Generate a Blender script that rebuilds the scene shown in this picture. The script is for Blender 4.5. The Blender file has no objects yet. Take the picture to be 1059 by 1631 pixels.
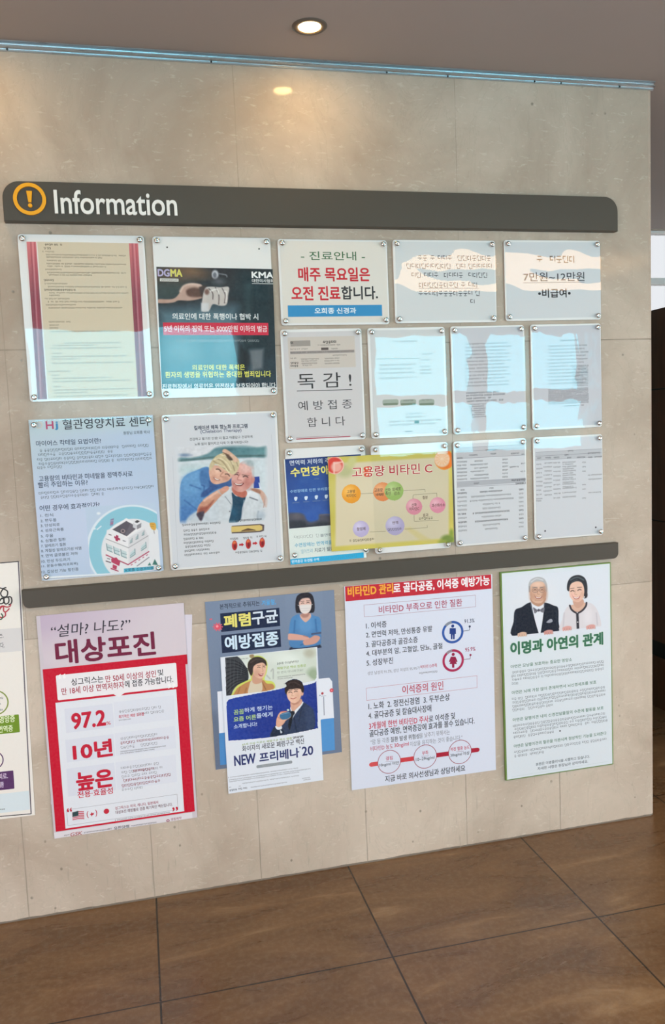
import bpy, bmesh, math, random
import numpy as np
from mathutils import Matrix, Vector

random.seed(7)
scene = bpy.context.scene
COL = scene.collection

# ------------------------------------------------------------------ camera
FPX, PW, PH = 1303.9, 1059, 1631
CAM = np.array([0.0568, -2.4198, 1.3814])
MR = np.array([[0.97194146, -0.23149719, -0.04169939],
               [0.06321033, 0.08629306, 0.99426252],
               [0.22657062, 0.96900080, -0.09850482]])      # right, up, forward
cd = bpy.data.cameras.new('camera'); cam = bpy.data.objects.new('camera', cd); COL.objects.link(cam)
cam.matrix_world = Matrix(((MR[0][0], MR[1][0], -MR[2][0], CAM[0]),
                           (MR[0][1], MR[1][1], -MR[2][1], CAM[1]),
                           (MR[0][2], MR[1][2], -MR[2][2], CAM[2]), (0, 0, 0, 1)))
cd.sensor_fit = 'VERTICAL'; cd.sensor_height = 36.0; cd.lens = FPX / PH * 36.0; cd.clip_start = 0.02
scene.camera = cam

# ------------------------------------------------------------------ light + exposure
vs = scene.view_settings
vs.view_transform = 'Standard'; vs.look = 'None'; vs.gamma = 1.0; vs.use_curve_mapping = False
vs.exposure = 0.10
scene.cycles.max_bounces = 8; scene.cycles.diffuse_bounces = 4; scene.cycles.glossy_bounces = 4
scene.cycles.transparent_max_bounces = 12; scene.cycles.sample_clamp_indirect = 6.0
scene.cycles.caustics_reflective = False; scene.cycles.caustics_refractive = False

DAY = 15.0                                   # brightness of the hazy daylight outside
world = bpy.data.worlds.new('overcast_sky'); scene.world = world; world.use_nodes = True
wn = world.node_tree.nodes; wl = world.node_tree.links
for n in list(wn): wn.remove(n)
wo = wn.new('ShaderNodeOutputWorld'); wb = wn.new('ShaderNodeBackground'); wb.inputs['Strength'].default_value = DAY
tc = wn.new('ShaderNodeTexCoord'); sx = wn.new('ShaderNodeSeparateXYZ'); cr = wn.new('ShaderNodeValToRGB')
ma = wn.new('ShaderNodeMath'); ma.operation = 'MULTIPLY_ADD'; ma.inputs[1].default_value = 0.5; ma.inputs[2].default_value = 0.5
cr.color_ramp.elements[0].position = 0.40; cr.color_ramp.elements[0].color = (0.40, 0.58, 0.60, 1)
cr.color_ramp.elements[1].position = 0.56; cr.color_ramp.elements[1].color = (0.54, 0.78, 0.85, 1)
e = cr.color_ramp.elements.new(0.50); e.color = (0.58, 0.81, 0.87, 1)
wl.new(tc.outputs['Generated'], sx.inputs[0]); wl.new(sx.outputs['Z'], ma.inputs[0]); wl.new(ma.outputs[0], cr.inputs[0])
wl.new(cr.outputs[0], wb.inputs['Color']); wl.new(wb.outputs[0], wo.inputs['Surface'])

def area_light(name, loc, rot, sx_, sy_, power, color, portal=False):
    l = bpy.data.lights.new(name, 'AREA'); l.shape = 'RECTANGLE'; l.size = sx_; l.size_y = sy_
    l.energy = power; l.color = color
    o = bpy.data.objects.new(name, l); COL.objects.link(o); o.location = loc; o.rotation_euler = rot
    if portal: l.cycles.is_portal = True
    return o

CEIL = 2.445; YB = -4.2                      # ceiling height, y of the window wall behind the camera
X0, X1, XR = -2.6, 1.7314, 5.2               # room side wall, free end of the stone wall, far side
WIN = [(-2.45, -0.98, 0.03, 2.30), (-0.75, 0.92, 1.50, 2.30), (1.98, 4.10, 1.10, 2.20)]    # window wall openings behind the camera, the first added for fill light: x0, x1, z0, z1
SIDE = [(-3.8, -0.7, 0.03, 2.05)]; SIDEL = [(-3.8, -2.55, 0.03, 2.05)]            # unseen side wall openings added to let in fill light: y0, y1, z0, z1
for a, b, c, d in WIN:
    area_light('daylight_portal', ((a + b) / 2, YB - 0.03, (c + d) / 2), (math.pi / 2, 0, 0), b - a, d - c, 1.0, (1, 1, 1), True)
for a, b, c, d in SIDEL:
    area_light('daylight_portal', (X0 - 0.03, (a + b) / 2, (c + d) / 2), (0, -math.pi / 2, 0), d - c, b - a, 1.0, (1, 1, 1), True)
for a, b, c, d in SIDE:
    area_light('daylight_portal', (XR + 0.03, (a + b) / 2, (c + d) / 2), (0, math.pi / 2, 0), d - c, b - a, 1.0, (1, 1, 1), True)

# ------------------------------------------------------------------ projection helpers (a photograph pixel -> a point of the wall)
def wall_pt(px, py, Y=0.0):
    d = np.array([(px - PW / 2) / FPX, (PH / 2 - py) / FPX, 1.0]) @ MR
    return CAM + (Y - CAM[1]) / d[1] * d

def to_px(P):
    d = (np.asarray(P) - CAM) @ MR.T
    return PW / 2 + FPX * d[..., 0] / d[..., 2], PH / 2 - FPX * d[..., 1] / d[..., 2]

# ------------------------------------------------------------------ object helpers
def link(name, verts, faces, mats, parent=None, loc=None, rot=None, smooth=False, midx=None):
    me = bpy.data.meshes.new(name); me.from_pydata([tuple(map(float, v)) for v in verts], [], faces)
    for m in (mats if isinstance(mats, (list, tuple)) else [mats]): me.materials.append(m)
    if midx is not None: me.polygons.foreach_set('material_index', midx)
    if smooth: me.polygons.foreach_set('use_smooth', [True] * len(me.polygons))
    me.update()
    o = bpy.data.objects.new(name, me); COL.objects.link(o)
    if parent: o.parent = parent
    if loc is not None: o.location = loc
    if rot is not None: o.rotation_euler = rot
    return o

def tag(o, label, cat, group=None):
    o['label'] = label; o['category'] = cat
    if group: o['group'] = group
    return o

def struct(o):
    o['kind'] = 'structure'; return o

def empty(name, loc, rot=(0, 0, 0)):
    o = bpy.data.objects.new(name, None); COL.objects.link(o); o.location = loc; o.rotation_euler = rot
    o.empty_display_size = 0.05
    return o

def box_vf(x0, x1, y0, y1, z0, z1):
    v = [(x0, y0, z0), (x1, y0, z0), (x1, y1, z0), (x0, y1, z0), (x0, y0, z1), (x1, y0, z1), (x1, y1, z1), (x0, y1, z1)]
    f = [(0, 3, 2, 1), (4, 5, 6, 7), (0, 1, 5, 4), (1, 2, 6, 5), (2, 3, 7, 6), (3, 0, 4, 7)]
    return v, f

def boxes(name, lst, mat, parent=None, loc=None, rot=None):
    V, F = [], []
    for b in lst:
        v, f = box_vf(*b); n = len(V); V += v; F += [tuple(i + n for i in q) for q in f]
    return link(name, V, F, mat, parent, loc, rot)

def outline(w, h, radii, n=7):
    """rounded rectangle, counter-clockwise seen from -Y, radii = (bl, br, tr, tl)"""
    P = []
    for (cx, cy, a0), r in zip(((-1, -1, 180), (1, -1, 270), (1, 1, 0), (-1, 1, 90)), radii):
        X, Y = cx * w / 2, cy * h / 2
        if r <= 0: P.append((X, Y)); continue
        for k in range(n + 1):
            a = math.radians(a0 + 90 * k / n)
            P.append((X - cx * r + r * math.cos(a), Y - cy * r + r * math.sin(a)))
    return P

def slab_vf(P, yf, yb, bev=0.0):
    """extruded outline: front at yf (smaller y, towards the room), back at yb"""
    n = len(P); V = []; rings = []
    cx = sum(p[0] for p in P) / n; cy = sum(p[1] for p in P) / n
    w = max(p[0] for p in P) - min(p[0] for p in P); h = max(p[1] for p in P) - min(p[1] for p in P)
    prof = [(yb, 0)] + ([(yf + bev, 0), (yf, bev)] if bev else [(yf, 0)])
    for y, ins in prof:
        s = len(V)
        for p in P: V.append((cx + (p[0] - cx) * (1 - 2 * ins / w), y, cy + (p[1] - cy) * (1 - 2 * ins / h)))
        rings.append(s)
    F = []
    for a, b in zip(rings, rings[1:]):
        for i in range(n):
            j = (i + 1) % n; F.append((a + i, a + j, b + j, b + i))
    F.append(tuple(rings[-1] + i for i in range(n))); F.append(tuple(rings[0] + i for i in reversed(range(n))))
    return V, F

def lathe_vf(prof, n=20):
    """profile of (radius, y) turned about the y axis"""
    V, F = [], []
    for r, y in prof:
        for k in range(n):
            a = 2 * math.pi * k / n; V.append((r * math.cos(a), y, r * math.sin(a)))
    for i in range(len(prof) - 1):
        for k in range(n):
            j = (k + 1) % n; F.append((i * n + k, i * n + j, (i + 1) * n + j, (i + 1) * n + k))
    F.append(tuple(range(n))[::-1]); F.append(tuple((len(prof) - 1) * n + k for k in range(n)))
    return V, F

# ------------------------------------------------------------------ materials
def s2l(c):
    c = np.asarray(c, float) / 255.0
    return np.where(c <= 0.04045, c / 12.92, ((c + 0.055) / 1.055) ** 2.4)

def mat(name, col=(0.8, 0.8, 0.8), rough=0.5, metal=0.0, spec=0.5, emit=None, es=0.0):
    m = bpy.data.materials.new(name); m.use_nodes = True
    b = m.node_tree.nodes['Principled BSDF']
    b.inputs['Base Color'].default_value = (*col, 1); b.inputs['Roughness'].default_value = rough
    b.inputs['Metallic'].default_value = metal; b.inputs['Specular IOR Level'].default_value = spec
    if emit: b.inputs['Emission Color'].default_value = (*emit, 1); b.inputs['Emission Strength'].default_value = es
    return m

class NT:
    """small wrapper for node building"""
    def __init__(s, m): s.t = m.node_tree; s.b = s.t.nodes['Principled BSDF']
    def n(s, typ, **kw):
        x = s.t.nodes.new(typ)
        for k, v in kw.items():
            if k[0] == 'i' and k[1:].isdigit(): x.inputs[int(k[1:])].default_value = v
            else: setattr(x, k, v)
        return x
    def l(s, a, b): s.t.links.new(a, b)
    def math(s, op, a, b=None, c=None, clamp=False):
        x = s.t.nodes.new('ShaderNodeMath'); x.operation = op; x.use_clamp = clamp
        for i, v in enumerate((a, b, c)):
            if v is None: continue
            if isinstance(v, (int, float)): x.inputs[i].default_value = v
            else: s.l(v, x.inputs[i])
        return x.outputs[0]
    def mix(s, f, a, b, blend='MIX'):
        x = s.t.nodes.new('ShaderNodeMix'); x.data_type = 'RGBA'; x.blend_type = blend
        for i, v in ((0, f), (6, a), (7, b)):
            if isinstance(v, (int, float)): x.inputs[i].default_value = v
            elif isinstance(v, tuple): x.inputs[i].default_value = (*v, 1)
            else: s.l(v, x.inputs[i])
        return x.outputs[2]
    def noise(s, vec, scale, detail=4, rough=0.55, dist=0.0, typ=None):
        x = s.t.nodes.new('ShaderNodeTexNoise'); x.inputs['Scale'].default_value = scale; x.inputs['Detail'].default_value = detail
        x.inputs['Roughness'].default_value = rough; x.inputs['Distortion'].default_value = dist
        if vec is not None: s.l(vec, x.inputs['Vector'])
        return x.outputs[0]
    def ramp(s, fac, pts):
        x = s.t.nodes.new('ShaderNodeValToRGB'); e = x.color_ramp.elements
        while len(e) < len(pts): e.new(0.5)
        for q, (p, c) in zip(e, pts):
            q.position = p; q.color = (c, c, c, 1) if isinstance(c, (int, float)) else (*c, 1)
        s.l(fac, x.inputs[0]); return x.outputs[0]
    def mapping(s, scale=(1, 1, 1), rot=(0, 0, 0)):
        c = s.t.nodes.new('ShaderNodeTexCoord'); m = s.t.nodes.new('ShaderNodeMapping')
        m.inputs['Scale'].default_value = scale; m.inputs['Rotation'].default_value = rot
        s.l(c.outputs['Object'], m.inputs['Vector']); return m.outputs[0]
    def bump(s, h, strength=0.2, dist=0.002):
        x = s.t.nodes.new('ShaderNodeBump'); x.inputs['Strength'].default_value = strength; x.inputs['Distance'].default_value = dist
        s.l(h, x.inputs['Height']); s.l(x.outputs[0], s.b.inputs['Normal']); return x

def stone_material():
    m = mat('polished_limestone', rough=0.16, spec=0.10); t = NT(m)
    v = t.mapping(); sp = t.n('ShaderNodeSeparateXYZ'); t.l(v, sp.inputs[0]); x, z = sp.outputs[0], sp.outputs[2]
    cloud = t.noise(v, 2.2, 6, 0.6, 0.6)
    c = t.mix(t.ramp(cloud, [(0.36, 0), (0.64, 1)]), (0.425, 0.338, 0.272), (0.575, 0.480, 0.402))
    fine = t.noise(v, 26, 5, 0.65)
    c = t.mix(t.ramp(fine, [(0.42, 0.0), (0.75, 0.30)]), c, (0.45, 0.40, 0.32))
    fleck = t.noise(t.mapping((30, 30, 75)), 1.0, 3, 0.6, 1.2)
    c = t.mix(t.ramp(fleck, [(0.60, 0.0), (0.72, 0.32)]), c, (0.74, 0.69, 0.60))
    vein = t.noise(t.mapping((3, 3, 1.4), (0, 0.5, 0)), 2.2, 8, 0.62, 2.2)
    vl = t.math('ABSOLUTE', t.math('SUBTRACT', vein, 0.5))
    c = t.mix(t.ramp(vl, [(0.0, 0.26), (0.012, 0.0)]), c, (0.36, 0.31, 0.25))
    pit = t.n('ShaderNodeTexVoronoi'); pit.inputs['Scale'].default_value = 15.0; t.l(v, pit.inputs['Vector'])
    pm = t.noise(v, 11, 2, 0.5)
    pits = t.math('MULTIPLY', t.ramp(pit.outputs['Distance'], [(0.045, 1), (0.085, 0)]), t.ramp(pm, [(0.54, 0), (0.60, 1)]))
    c = t.mix(t.math('MULTIPLY', pits, 0.75), c, (0.20, 0.18, 0.15))
    # chips and pits knocked into the lower slabs
    pv = t.n('ShaderNodeTexVoronoi'); pv.inputs['Scale'].default_value = 23.0; t.l(t.mapping((1, 1, 0.8)), pv.inputs['Vector'])
    lowm = t.ramp(z, [(0.05, 1.0), (0.75, 0.0)])
    chip = t.math('MULTIPLY', t.math('MULTIPLY', t.ramp(t.math('ADD', pv.outputs['Distance'], t.math('MULTIPLY', fine, 0.10)), [(0.115, 1), (0.15, 0)]), t.ramp(t.noise(v, 7, 2), [(0.44, 0), (0.50, 1)])), lowm)
    c = t.mix(t.math('MULTIPLY', chip, 0.8), c, (0.19, 0.165, 0.13))
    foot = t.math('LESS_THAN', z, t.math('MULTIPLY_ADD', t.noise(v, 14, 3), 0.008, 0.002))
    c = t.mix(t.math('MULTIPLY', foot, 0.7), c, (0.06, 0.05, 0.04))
    # scuffs near the floor
    scr = t.noise(t.mapping((80, 80, 7), (0, 0.15, 0)), 1.0, 3, 0.6, 0.3)
    low = t.ramp(z, [(0.0, 1.0), (0.55, 0.0)])
    c = t.mix(t.math('MULTIPLY', t.ramp(scr, [(0.64, 0), (0.70, 0.5)]), low), c, (0.33, 0.29, 0.24))
    # joints between the slabs
    wob = t.math('MULTIPLY', t.math('SUBTRACT', t.noise(v, 9, 3), 0.5), 0.004)
    def vline(x0, z0, z1, w=0.0016):
        d = t.math('ABSOLUTE', t.math('SUBTRACT', t.math('ADD', x, wob), x0))
        a = t.math('LESS_THAN', d, w)
        return t.math('MULTIPLY', a, t.math('MULTIPLY', t.math('GREATER_THAN', z, z0), t.math('LESS_THAN', z, z1)))
    def hline(z0, w=0.0016):
        return t.math('LESS_THAN', t.math('ABSOLUTE', t.math('SUBTRACT', z, z0)), w)
    j = None
    for a in [vline(k, 1.64, 9, 0.0007) for k in (-0.28, 0.386, 1.055)] + [vline(k, -1, 0.83) for k in (-0.337, 0.022, 0.347, 0.69, 1.032, 1.37)] + \
             [vline(k, 0.83, 1.64, 0.0008) for k in (-0.28, 0.386, 1.018)] + [hline(1.639, 0.0020), hline(0.829, 0.0015)]:
        j = a if j is None else t.math('MAXIMUM', j, a)
    jm = t.math('MULTIPLY', j, t.ramp(t.noise(v, 6, 3), [(0.35, 0.35), (0.65, 0.85)]))
    c = t.mix(jm, c, (0.25, 0.215, 0.17))
    sv = t.n('ShaderNodeTexWhiteNoise'); sv.noise_dimensions = '2D'; cx = t.n('ShaderNodeCombineXYZ')      # small random tone per slab
    t.l(t.math('FLOOR', t.math('MULTIPLY', t.math('ADD', x, 0.318), 1.46)), cx.inputs[0]); t.l(t.math('FLOOR', t.math('ADD', t.math('GREATER_THAN', z, 0.829), t.math('GREATER_THAN', z, 1.639))), cx.inputs[1]); t.l(cx.outputs[0], sv.inputs['Vector'])
    tone_ = t.math('ADD', t.math('MULTIPLY', sv.outputs[0], 0.05), t.math('MULTIPLY_ADD', t.math('LESS_THAN', z, 0.829), 0.12, 0.885))  # lowest row lightened: brighter light near the floor is painted into the stone
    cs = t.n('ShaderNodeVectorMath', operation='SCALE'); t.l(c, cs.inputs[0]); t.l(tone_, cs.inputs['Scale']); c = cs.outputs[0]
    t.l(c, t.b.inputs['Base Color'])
    h = t.math('SUBTRACT', t.math('SUBTRACT', t.math('MULTIPLY', fine, 0.06), j), pits)
    t.bump(h, 0.35, 0.0012)
    t.l(t.ramp(fine, [(0.3, 0.06), (0.8, 0.11)]), t.b.inputs['Roughness'])
    return m

def floor_material():
    m = mat('brown_stone_tile', rough=0.3, spec=0.42); t = NT(m)
    v = t.mapping(); sp = t.n('ShaderNodeSeparateXYZ'); t.l(v, sp.inputs[0])
    def cell(o, off, size):
        q = t.math('DIVIDE', t.math('ADD', o, off), size); return t.math('FRACT', q), t.math('FLOOR', q)
    fx, ix = cell(sp.outputs[0], 0.5725 + 6 * 0.5985, 0.5985); fy, iy = cell(sp.outputs[1], 0.4727 + 0.6 * 12, 0.6)
    rnd = t.n('ShaderNodeTexWhiteNoise'); rnd.noise_dimensions = '2D'; cx = t.n('ShaderNodeCombineXYZ'); t.l(ix, cx.inputs[0]); t.l(iy, cx.inputs[1]); t.l(cx.outputs[0], rnd.inputs['Vector'])
    off = t.n('ShaderNodeVectorMath', operation='SCALE'); t.l(rnd.outputs['Color'], off.inputs[0]); off.inputs['Scale'].default_value = 7.0
    ad = t.n('ShaderNodeVectorMath', operation='ADD'); t.l(t.mapping((1.0, 3.6, 1), (0, 0, 0.06)), ad.inputs[0]); t.l(off.outputs[0], ad.inputs[1])
    band = t.noise(ad.outputs[0], 2.3, 8, 0.62, 0.9)
    c = t.ramp(band, [(0.28, (0.108, 0.050, 0.019)), (0.47, (0.160, 0.079, 0.031)), (0.60, (0.20, 0.104, 0.043)), (0.72, (0.33, 0.200, 0.100))])
    fine = t.noise(v, 60, 4, 0.7)
    c = t.mix(t.ramp(fine, [(0.45, 0.0), (0.85, 0.45)]), c, (0.34, 0.25, 0.17))
    c = t.mix(t.math('MULTIPLY', rnd.outputs[0], 0.18), c, (0.09, 0.065, 0.05))
    def edge(f, w): return t.math('GREATER_THAN', t.math('ABSOLUTE', t.math('SUBTRACT', f, 0.5)), 0.5 - w)
    g = t.math('MAXIMUM', edge(fx, 0.0042), edge(fy, 0.0036))
    c = t.mix(g, c, (0.030, 0.020, 0.013))
    t.l(c, t.b.inputs['Base Color'])
    t.l(t.ramp(band, [(0.3, 0.24), (0.7, 0.36)]), t.b.inputs['Roughness'])
    t.bump(t.math('SUBTRACT', t.math('MULTIPLY', fine, 0.15), g), 0.3, 0.0015)
    return m

def wood_material(name, c0, c1, axis=(3, 3, 0.35), rough=0.35):
    m = mat(name, rough=rough, spec=0.4); t = NT(m)
    g = t.noise(t.mapping(axis), 9, 7, 0.65, 0.8)
    t.l(t.mix(t.ramp(g, [(0.3, 0), (0.7, 1)]), c0, c1), t.b.inputs['Base Color']); t.bump(g, 0.08, 0.001)
    return m

def plaster_material(name, col, rough=0.75):
    m = mat(name, rough=rough, spec=0.25); t = NT(m)
    v = t.mapping(); n1 = t.noise(v, 3, 4); n2 = t.noise(v, 120, 3)
    t.l(t.mix(t.ramp(n1, [(0.3, 0), (0.7, 0.25)]), col, tuple(k * 0.88 for k in col)), t.b.inputs['Base Color']); t.bump(n2, 0.06, 0.001)
    return m

def clear_material(name, wave=0.0, wscale=8.0, tint=(0.985, 0.99, 0.99), gloss=1.0, stretch=(1, 1, 1)):
    """clear acrylic: what is behind shows through, the surface mirrors by the Fresnel law"""
    m = bpy.data.materials.new(name); m.use_nodes = True; t = NT(m); nt = m.node_tree
    out = [n for n in nt.nodes if n.type == 'OUTPUT_MATERIAL'][0]; nt.nodes.remove(t.b)
    tr = nt.nodes.new('ShaderNodeBsdfTransparent'); tr.inputs[0].default_value = (*tint, 1)
    gl = nt.nodes.new('ShaderNodeBsdfGlossy'); gl.inputs['Roughness'].default_value = 0.015; gl.inputs[0].default_value = (gloss, gloss, gloss, 1)
    fr = nt.nodes.new('ShaderNodeFresnel'); fr.inputs['IOR'].default_value = 1.49
    mx = nt.nodes.new('ShaderNodeMixShader')
    if wave:
        n = t.noise(t.mapping(stretch), wscale, 2, 0.45, 0.6)
        b = nt.nodes.new('ShaderNodeBump'); b.inputs['Strength'].default_value = 1.0; b.inputs['Distance'].default_value = wave
        t.l(n, b.inputs['Height']); t.l(b.outputs[0], gl.inputs['Normal'])
    geo = nt.nodes.new('ShaderNodeNewGeometry'); k = t.math('MULTIPLY', t.math('MULTIPLY', fr.outputs[0], 0.68, clamp=True), t.math('SUBTRACT', 1.0, geo.outputs['Backfacing']))
    t.l(k, mx.inputs[0]); t.l(tr.outputs[0], mx.inputs[1]); t.l(gl.outputs[0], mx.inputs[2]); t.l(mx.outputs[0], out.inputs[0])
    return m

def metal_material(name, col, rough):
    m = mat(name, col, rough, 1.0); t = NT(m)
    n = t.noise(t.mapping((2, 60, 60)), 6, 3); t.l(t.ramp(n, [(0.3, rough * 0.8), (0.7, rough * 1.3)]), t.b.inputs['Roughness'])
    return m

def ink_material(name, rough, spec=0.4):
    """printed paper: the colour of the print is stored with the sheet"""
    m = mat(name, rough=rough, spec=spec); t = NT(m)
    a = t.n('ShaderNodeAttribute', attribute_name='ink'); n = t.noise(t.mapping(), 140, 3)
    t.l(t.mix(t.ramp(n, [(0.3, 0), (0.8, 0.05)]), a.outputs['Color'], (0.45, 0.45, 0.45)), t.b.inputs['Base Color'])
    return m

M_STONE = stone_material(); M_FLOOR = floor_material()
M_CEIL = plaster_material('ceiling_paint', (0.41, 0.37, 0.36))
M_WALL = plaster_material('lobby_wall_paint', (0.50, 0.46, 0.41))
M_WOOD = wood_material('dark_wood_veneer', (0.085, 0.030, 0.013), (0.15, 0.058, 0.026))
M_ALU = metal_material('aluminium', (0.62, 0.66, 0.70), 0.30)
M_FRAME = mat('white_window_frame', (0.75, 0.75, 0.75), 0.4)
M_BLACK = mat('black_plinth', (0.006, 0.006, 0.006), 0.4)
M_SIGN = plaster_material('taupe_sign_face', (0.072, 0.061, 0.049), 0.42)
M_SIGNW = plaster_material('white_raised_letter', (0.78, 0.77, 0.75), 0.4)
M_SIGNO = plaster_material('orange_raised_emblem', (0.80, 0.36, 0.012), 0.4)
M_BACK = plaster_material('milky_acrylic', (0.80, 0.78, 0.78), 0.25)
M_CHROME = metal_material('chrome', (0.70, 0.70, 0.70), 0.12)
M_INK = ink_material('printed_paper', 0.55, 0.14); M_GLOSSINK = ink_material('glossy_print', 0.5, 0.15)
M_CLEAR = clear_material('clear_acrylic', 0.0008, 4.0)
M_FILM = clear_material('wavy_clear_film', 0.0042, 2.6, stretch=(0.7, 1, 2.2)); M_SLACK = clear_material('slack_clear_film', 0.0009, 6.0, stretch=(1.4, 1, 0.8))
M_GLASS = clear_material('window_glass', tint=(0.60, 0.94, 1.0))
M_WARMFILL = clear_material('warm_fill_glass', tint=(1.0, 0.775, 0.735))  # tint added to warm the fill daylight, only on the added openings
M_TINT = clear_material('frosted_window_glass', tint=(0.31, 0.262, 0.256))
M_LAMP = mat('lamp_glow', (1, 1, 1), emit=(1.0, 0.64, 0.24), es=140.0)
M_LINEAR = mat('warm_diffuser', (1, 1, 1), emit=(1.0, 0.56, 0.25), es=12.5)
M_RING = plaster_material('taupe_lamp_ring', (0.12, 0.095, 0.08), 0.4)
# ================================================================== the room
YF = 1.80                                   # far wall beyond the stone wall
P = [(X0, 0), (X1 - 0.016, 0), (X1 - 0.003, 0.006), (X1, 0.012), (X1, 0.22), (X0, 0.22)]
V = [(x, y, 0) for x, y in P] + [(x, y, CEIL) for x, y in P]; n = len(P)
F = [(i, (i + 1) % n, n + (i + 1) % n, n + i) for i in range(n)] + [tuple(range(n))[::-1], tuple(range(n, 2 * n))]
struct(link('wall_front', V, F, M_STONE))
struct(boxes('floor', [(X0 - 0.1, XR + 0.1, YB - 0.1, YF + 0.1, -0.1, 0)], M_FLOOR))
LAMPS = [(0.568, -0.203), (-0.36, -0.203), (1.75, -1.9), (0.4, -1.5), (-1.2, -1.7)]
struct(boxes('ceiling', [(X0 - 0.1, XR + 0.1, YB - 0.1, YF + 0.1, CEIL, CEIL + 0.1)], M_CEIL))
def wall_with_openings(name, xa, xb, y0, y1, wins, m):
    L = []; x = xa
    for a, b, c, d in wins:
        L += [(x, a, y0, y1, 0, CEIL), (a, b, y0, y1, 0, c), (a, b, y0, y1, d, CEIL)]; x = b
    L.append((x, xb, y0, y1, 0, CEIL))
    return struct(boxes(name, L, m))
wall_with_openings('wall_back', X0, XR, YB - 0.12, YB, WIN, M_WALL)
def side_wall(name, xa, xb, SIDE):
    L = []; y = YB - 0.1
    for a, b, c, d in SIDE:
        L += [(xa, xb, y, a, 0, CEIL), (xa, xb, a, b, 0, c), (xa, xb, a, b, d, CEIL)]; y = b
    L.append((xa, xb, y, YF + 0.1, 0, CEIL))
    return struct(boxes(name, L, M_WALL))
side_wall('wall_left', X0 - 0.1, X0, SIDEL); side_wall('wall_right', XR, XR + 0.1, SIDE)
wall_with_openings('wall_far', X0, XR, YF, YF + 0.12, [(2.55, 4.6, 0.4, CEIL - 0.002)], M_WALL)

def window(k, a, b, c, d, y0, y1, mull, rails, glass, fw=0.05):
    o = struct(boxes('window_%d' % k, [(a, a + fw, y0, y1, c, d), (b - fw, b, y0, y1, c, d), (a + fw, b - fw, y0, y1, c, c + fw), (a + fw, b - fw, y0, y1, d - fw, d)]
                     + [(m - w / 2, m + w / 2, y0, y1, c + fw, d - fw) for m, w in mull] + [(a + fw, b - fw, y0 + 0.002, y1 - 0.002, r - w / 2, r + w / 2) for r, w in rails], M_FRAME))
    boxes('pane', [(a + fw * 0.5, b - fw * 0.5, (y0 + y1) / 2 - 0.003, (y0 + y1) / 2 + 0.003, c + fw * 0.5, d - fw * 0.5)], glass, o)
    return o
window(1, *WIN[1], YB - 0.09, YB - 0.03, [], [], M_GLASS)
window(4, *WIN[0], YB - 0.09, YB - 0.03, [(-1.7, 0.06)], [], M_WARMFILL)  # unseen glazed opening added to brighten the stone wall
window(2, *WIN[2], YB - 0.09, YB - 0.03, [(2.95, 0.11), (3.98, 0.07)], [(1.62, 0.11)], M_GLASS)
window(3, 2.55, 4.6, 0.4, CEIL - 0.004, YF + 0.02, YF + 0.08, [(3.6, 0.05)], [(2.16, 0.035)], M_TINT, 0.012)

def side_fill_window(k, x0, x1, SIDE, mull):
    a, b, c, d = SIDE[0]; w = 0.05
    o = struct(boxes('window_%d' % k, [(x0, x1, a, a + w, c, d), (x0, x1, b - w, b, c, d), (x0, x1, a + w, b - w, c, c + w), (x0, x1, a + w, b - w, d - w, d)]
                     + [(x0, x1, y - 0.03, y + 0.03, c + w, d - w) for y in mull], M_FRAME))
    boxes('pane', [((x0 + x1) / 2 - 0.003, (x0 + x1) / 2 + 0.003, a + 0.03, b - 0.03, c + 0.03, d - 0.03)], M_WARMFILL, o)
side_fill_window(5, X0 - 0.09, X0 - 0.03, SIDEL, (-3.2,)); side_fill_window(6, XR + 0.03, XR + 0.09, SIDE, (-2.75, -1.7))  # both side openings are unseen, added as daylight fill

# aluminium channel where the stone meets the ceiling
prof = [(0.0, CEIL), (-0.016, CEIL), (-0.016, CEIL - 0.003), (-0.007, CEIL - 0.005), (-0.007, CEIL - 0.009), (-0.013, CEIL - 0.011), (-0.013, CEIL - 0.015), (-0.005, CEIL - 0.017), (-0.005, CEIL - 0.023), (0.0, CEIL - 0.023)]
V = [(x, y, z) for x in (X0, X1 + 0.001) for y, z in prof]; n = len(prof)
F = [(i, (i + 1) % n, n + (i + 1) % n, n + i) for i in range(n)] + [tuple(range(n)), tuple(range(n, 2 * n))[::-1]]
tr = struct(link('trim_1', V, F, M_ALU))
for px in (12, 336, 615, 712, 850, 892, 985):
    p = wall_pt(px, 80 + px * 0.054)
    v, f = lathe_vf([(0.0028, 0.0), (0.0028, -0.0015), (0.0015, -0.0022)], 10)
    link('screw', v, f, M_BLACK, tr, (p[0], -0.005, CEIL - 0.0195))

# dark wood partition beyond the free end of the wall
pt = empty('wood_partition', (2.40, 1.0, 0)); tag(pt, 'dark brown wood panelled partition standing beyond the end of the stone wall', 'partition')
zs = [0.32, 0.90, 1.51, 1.875]; zb = 0.24
boxes('plinth', [(0.012, 0.06, -0.62, 0.76, 0.0, 0.32)], M_BLACK, pt)
boxes('base_board', [(0.0, 0.06, -0.62, 0.76, 0.0, 0.245)], M_WOOD, pt)
for a, b in zip(zs, zs[1:]): boxes('panel', [(0.0, 0.06, -0.62, 0.76, a + 0.003, b - 0.003)], M_WOOD, pt)
boxes('core', [(0.008, 0.058, -0.61, 0.75, 0.30, 1.868)], M_BLACK, pt)

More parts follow.
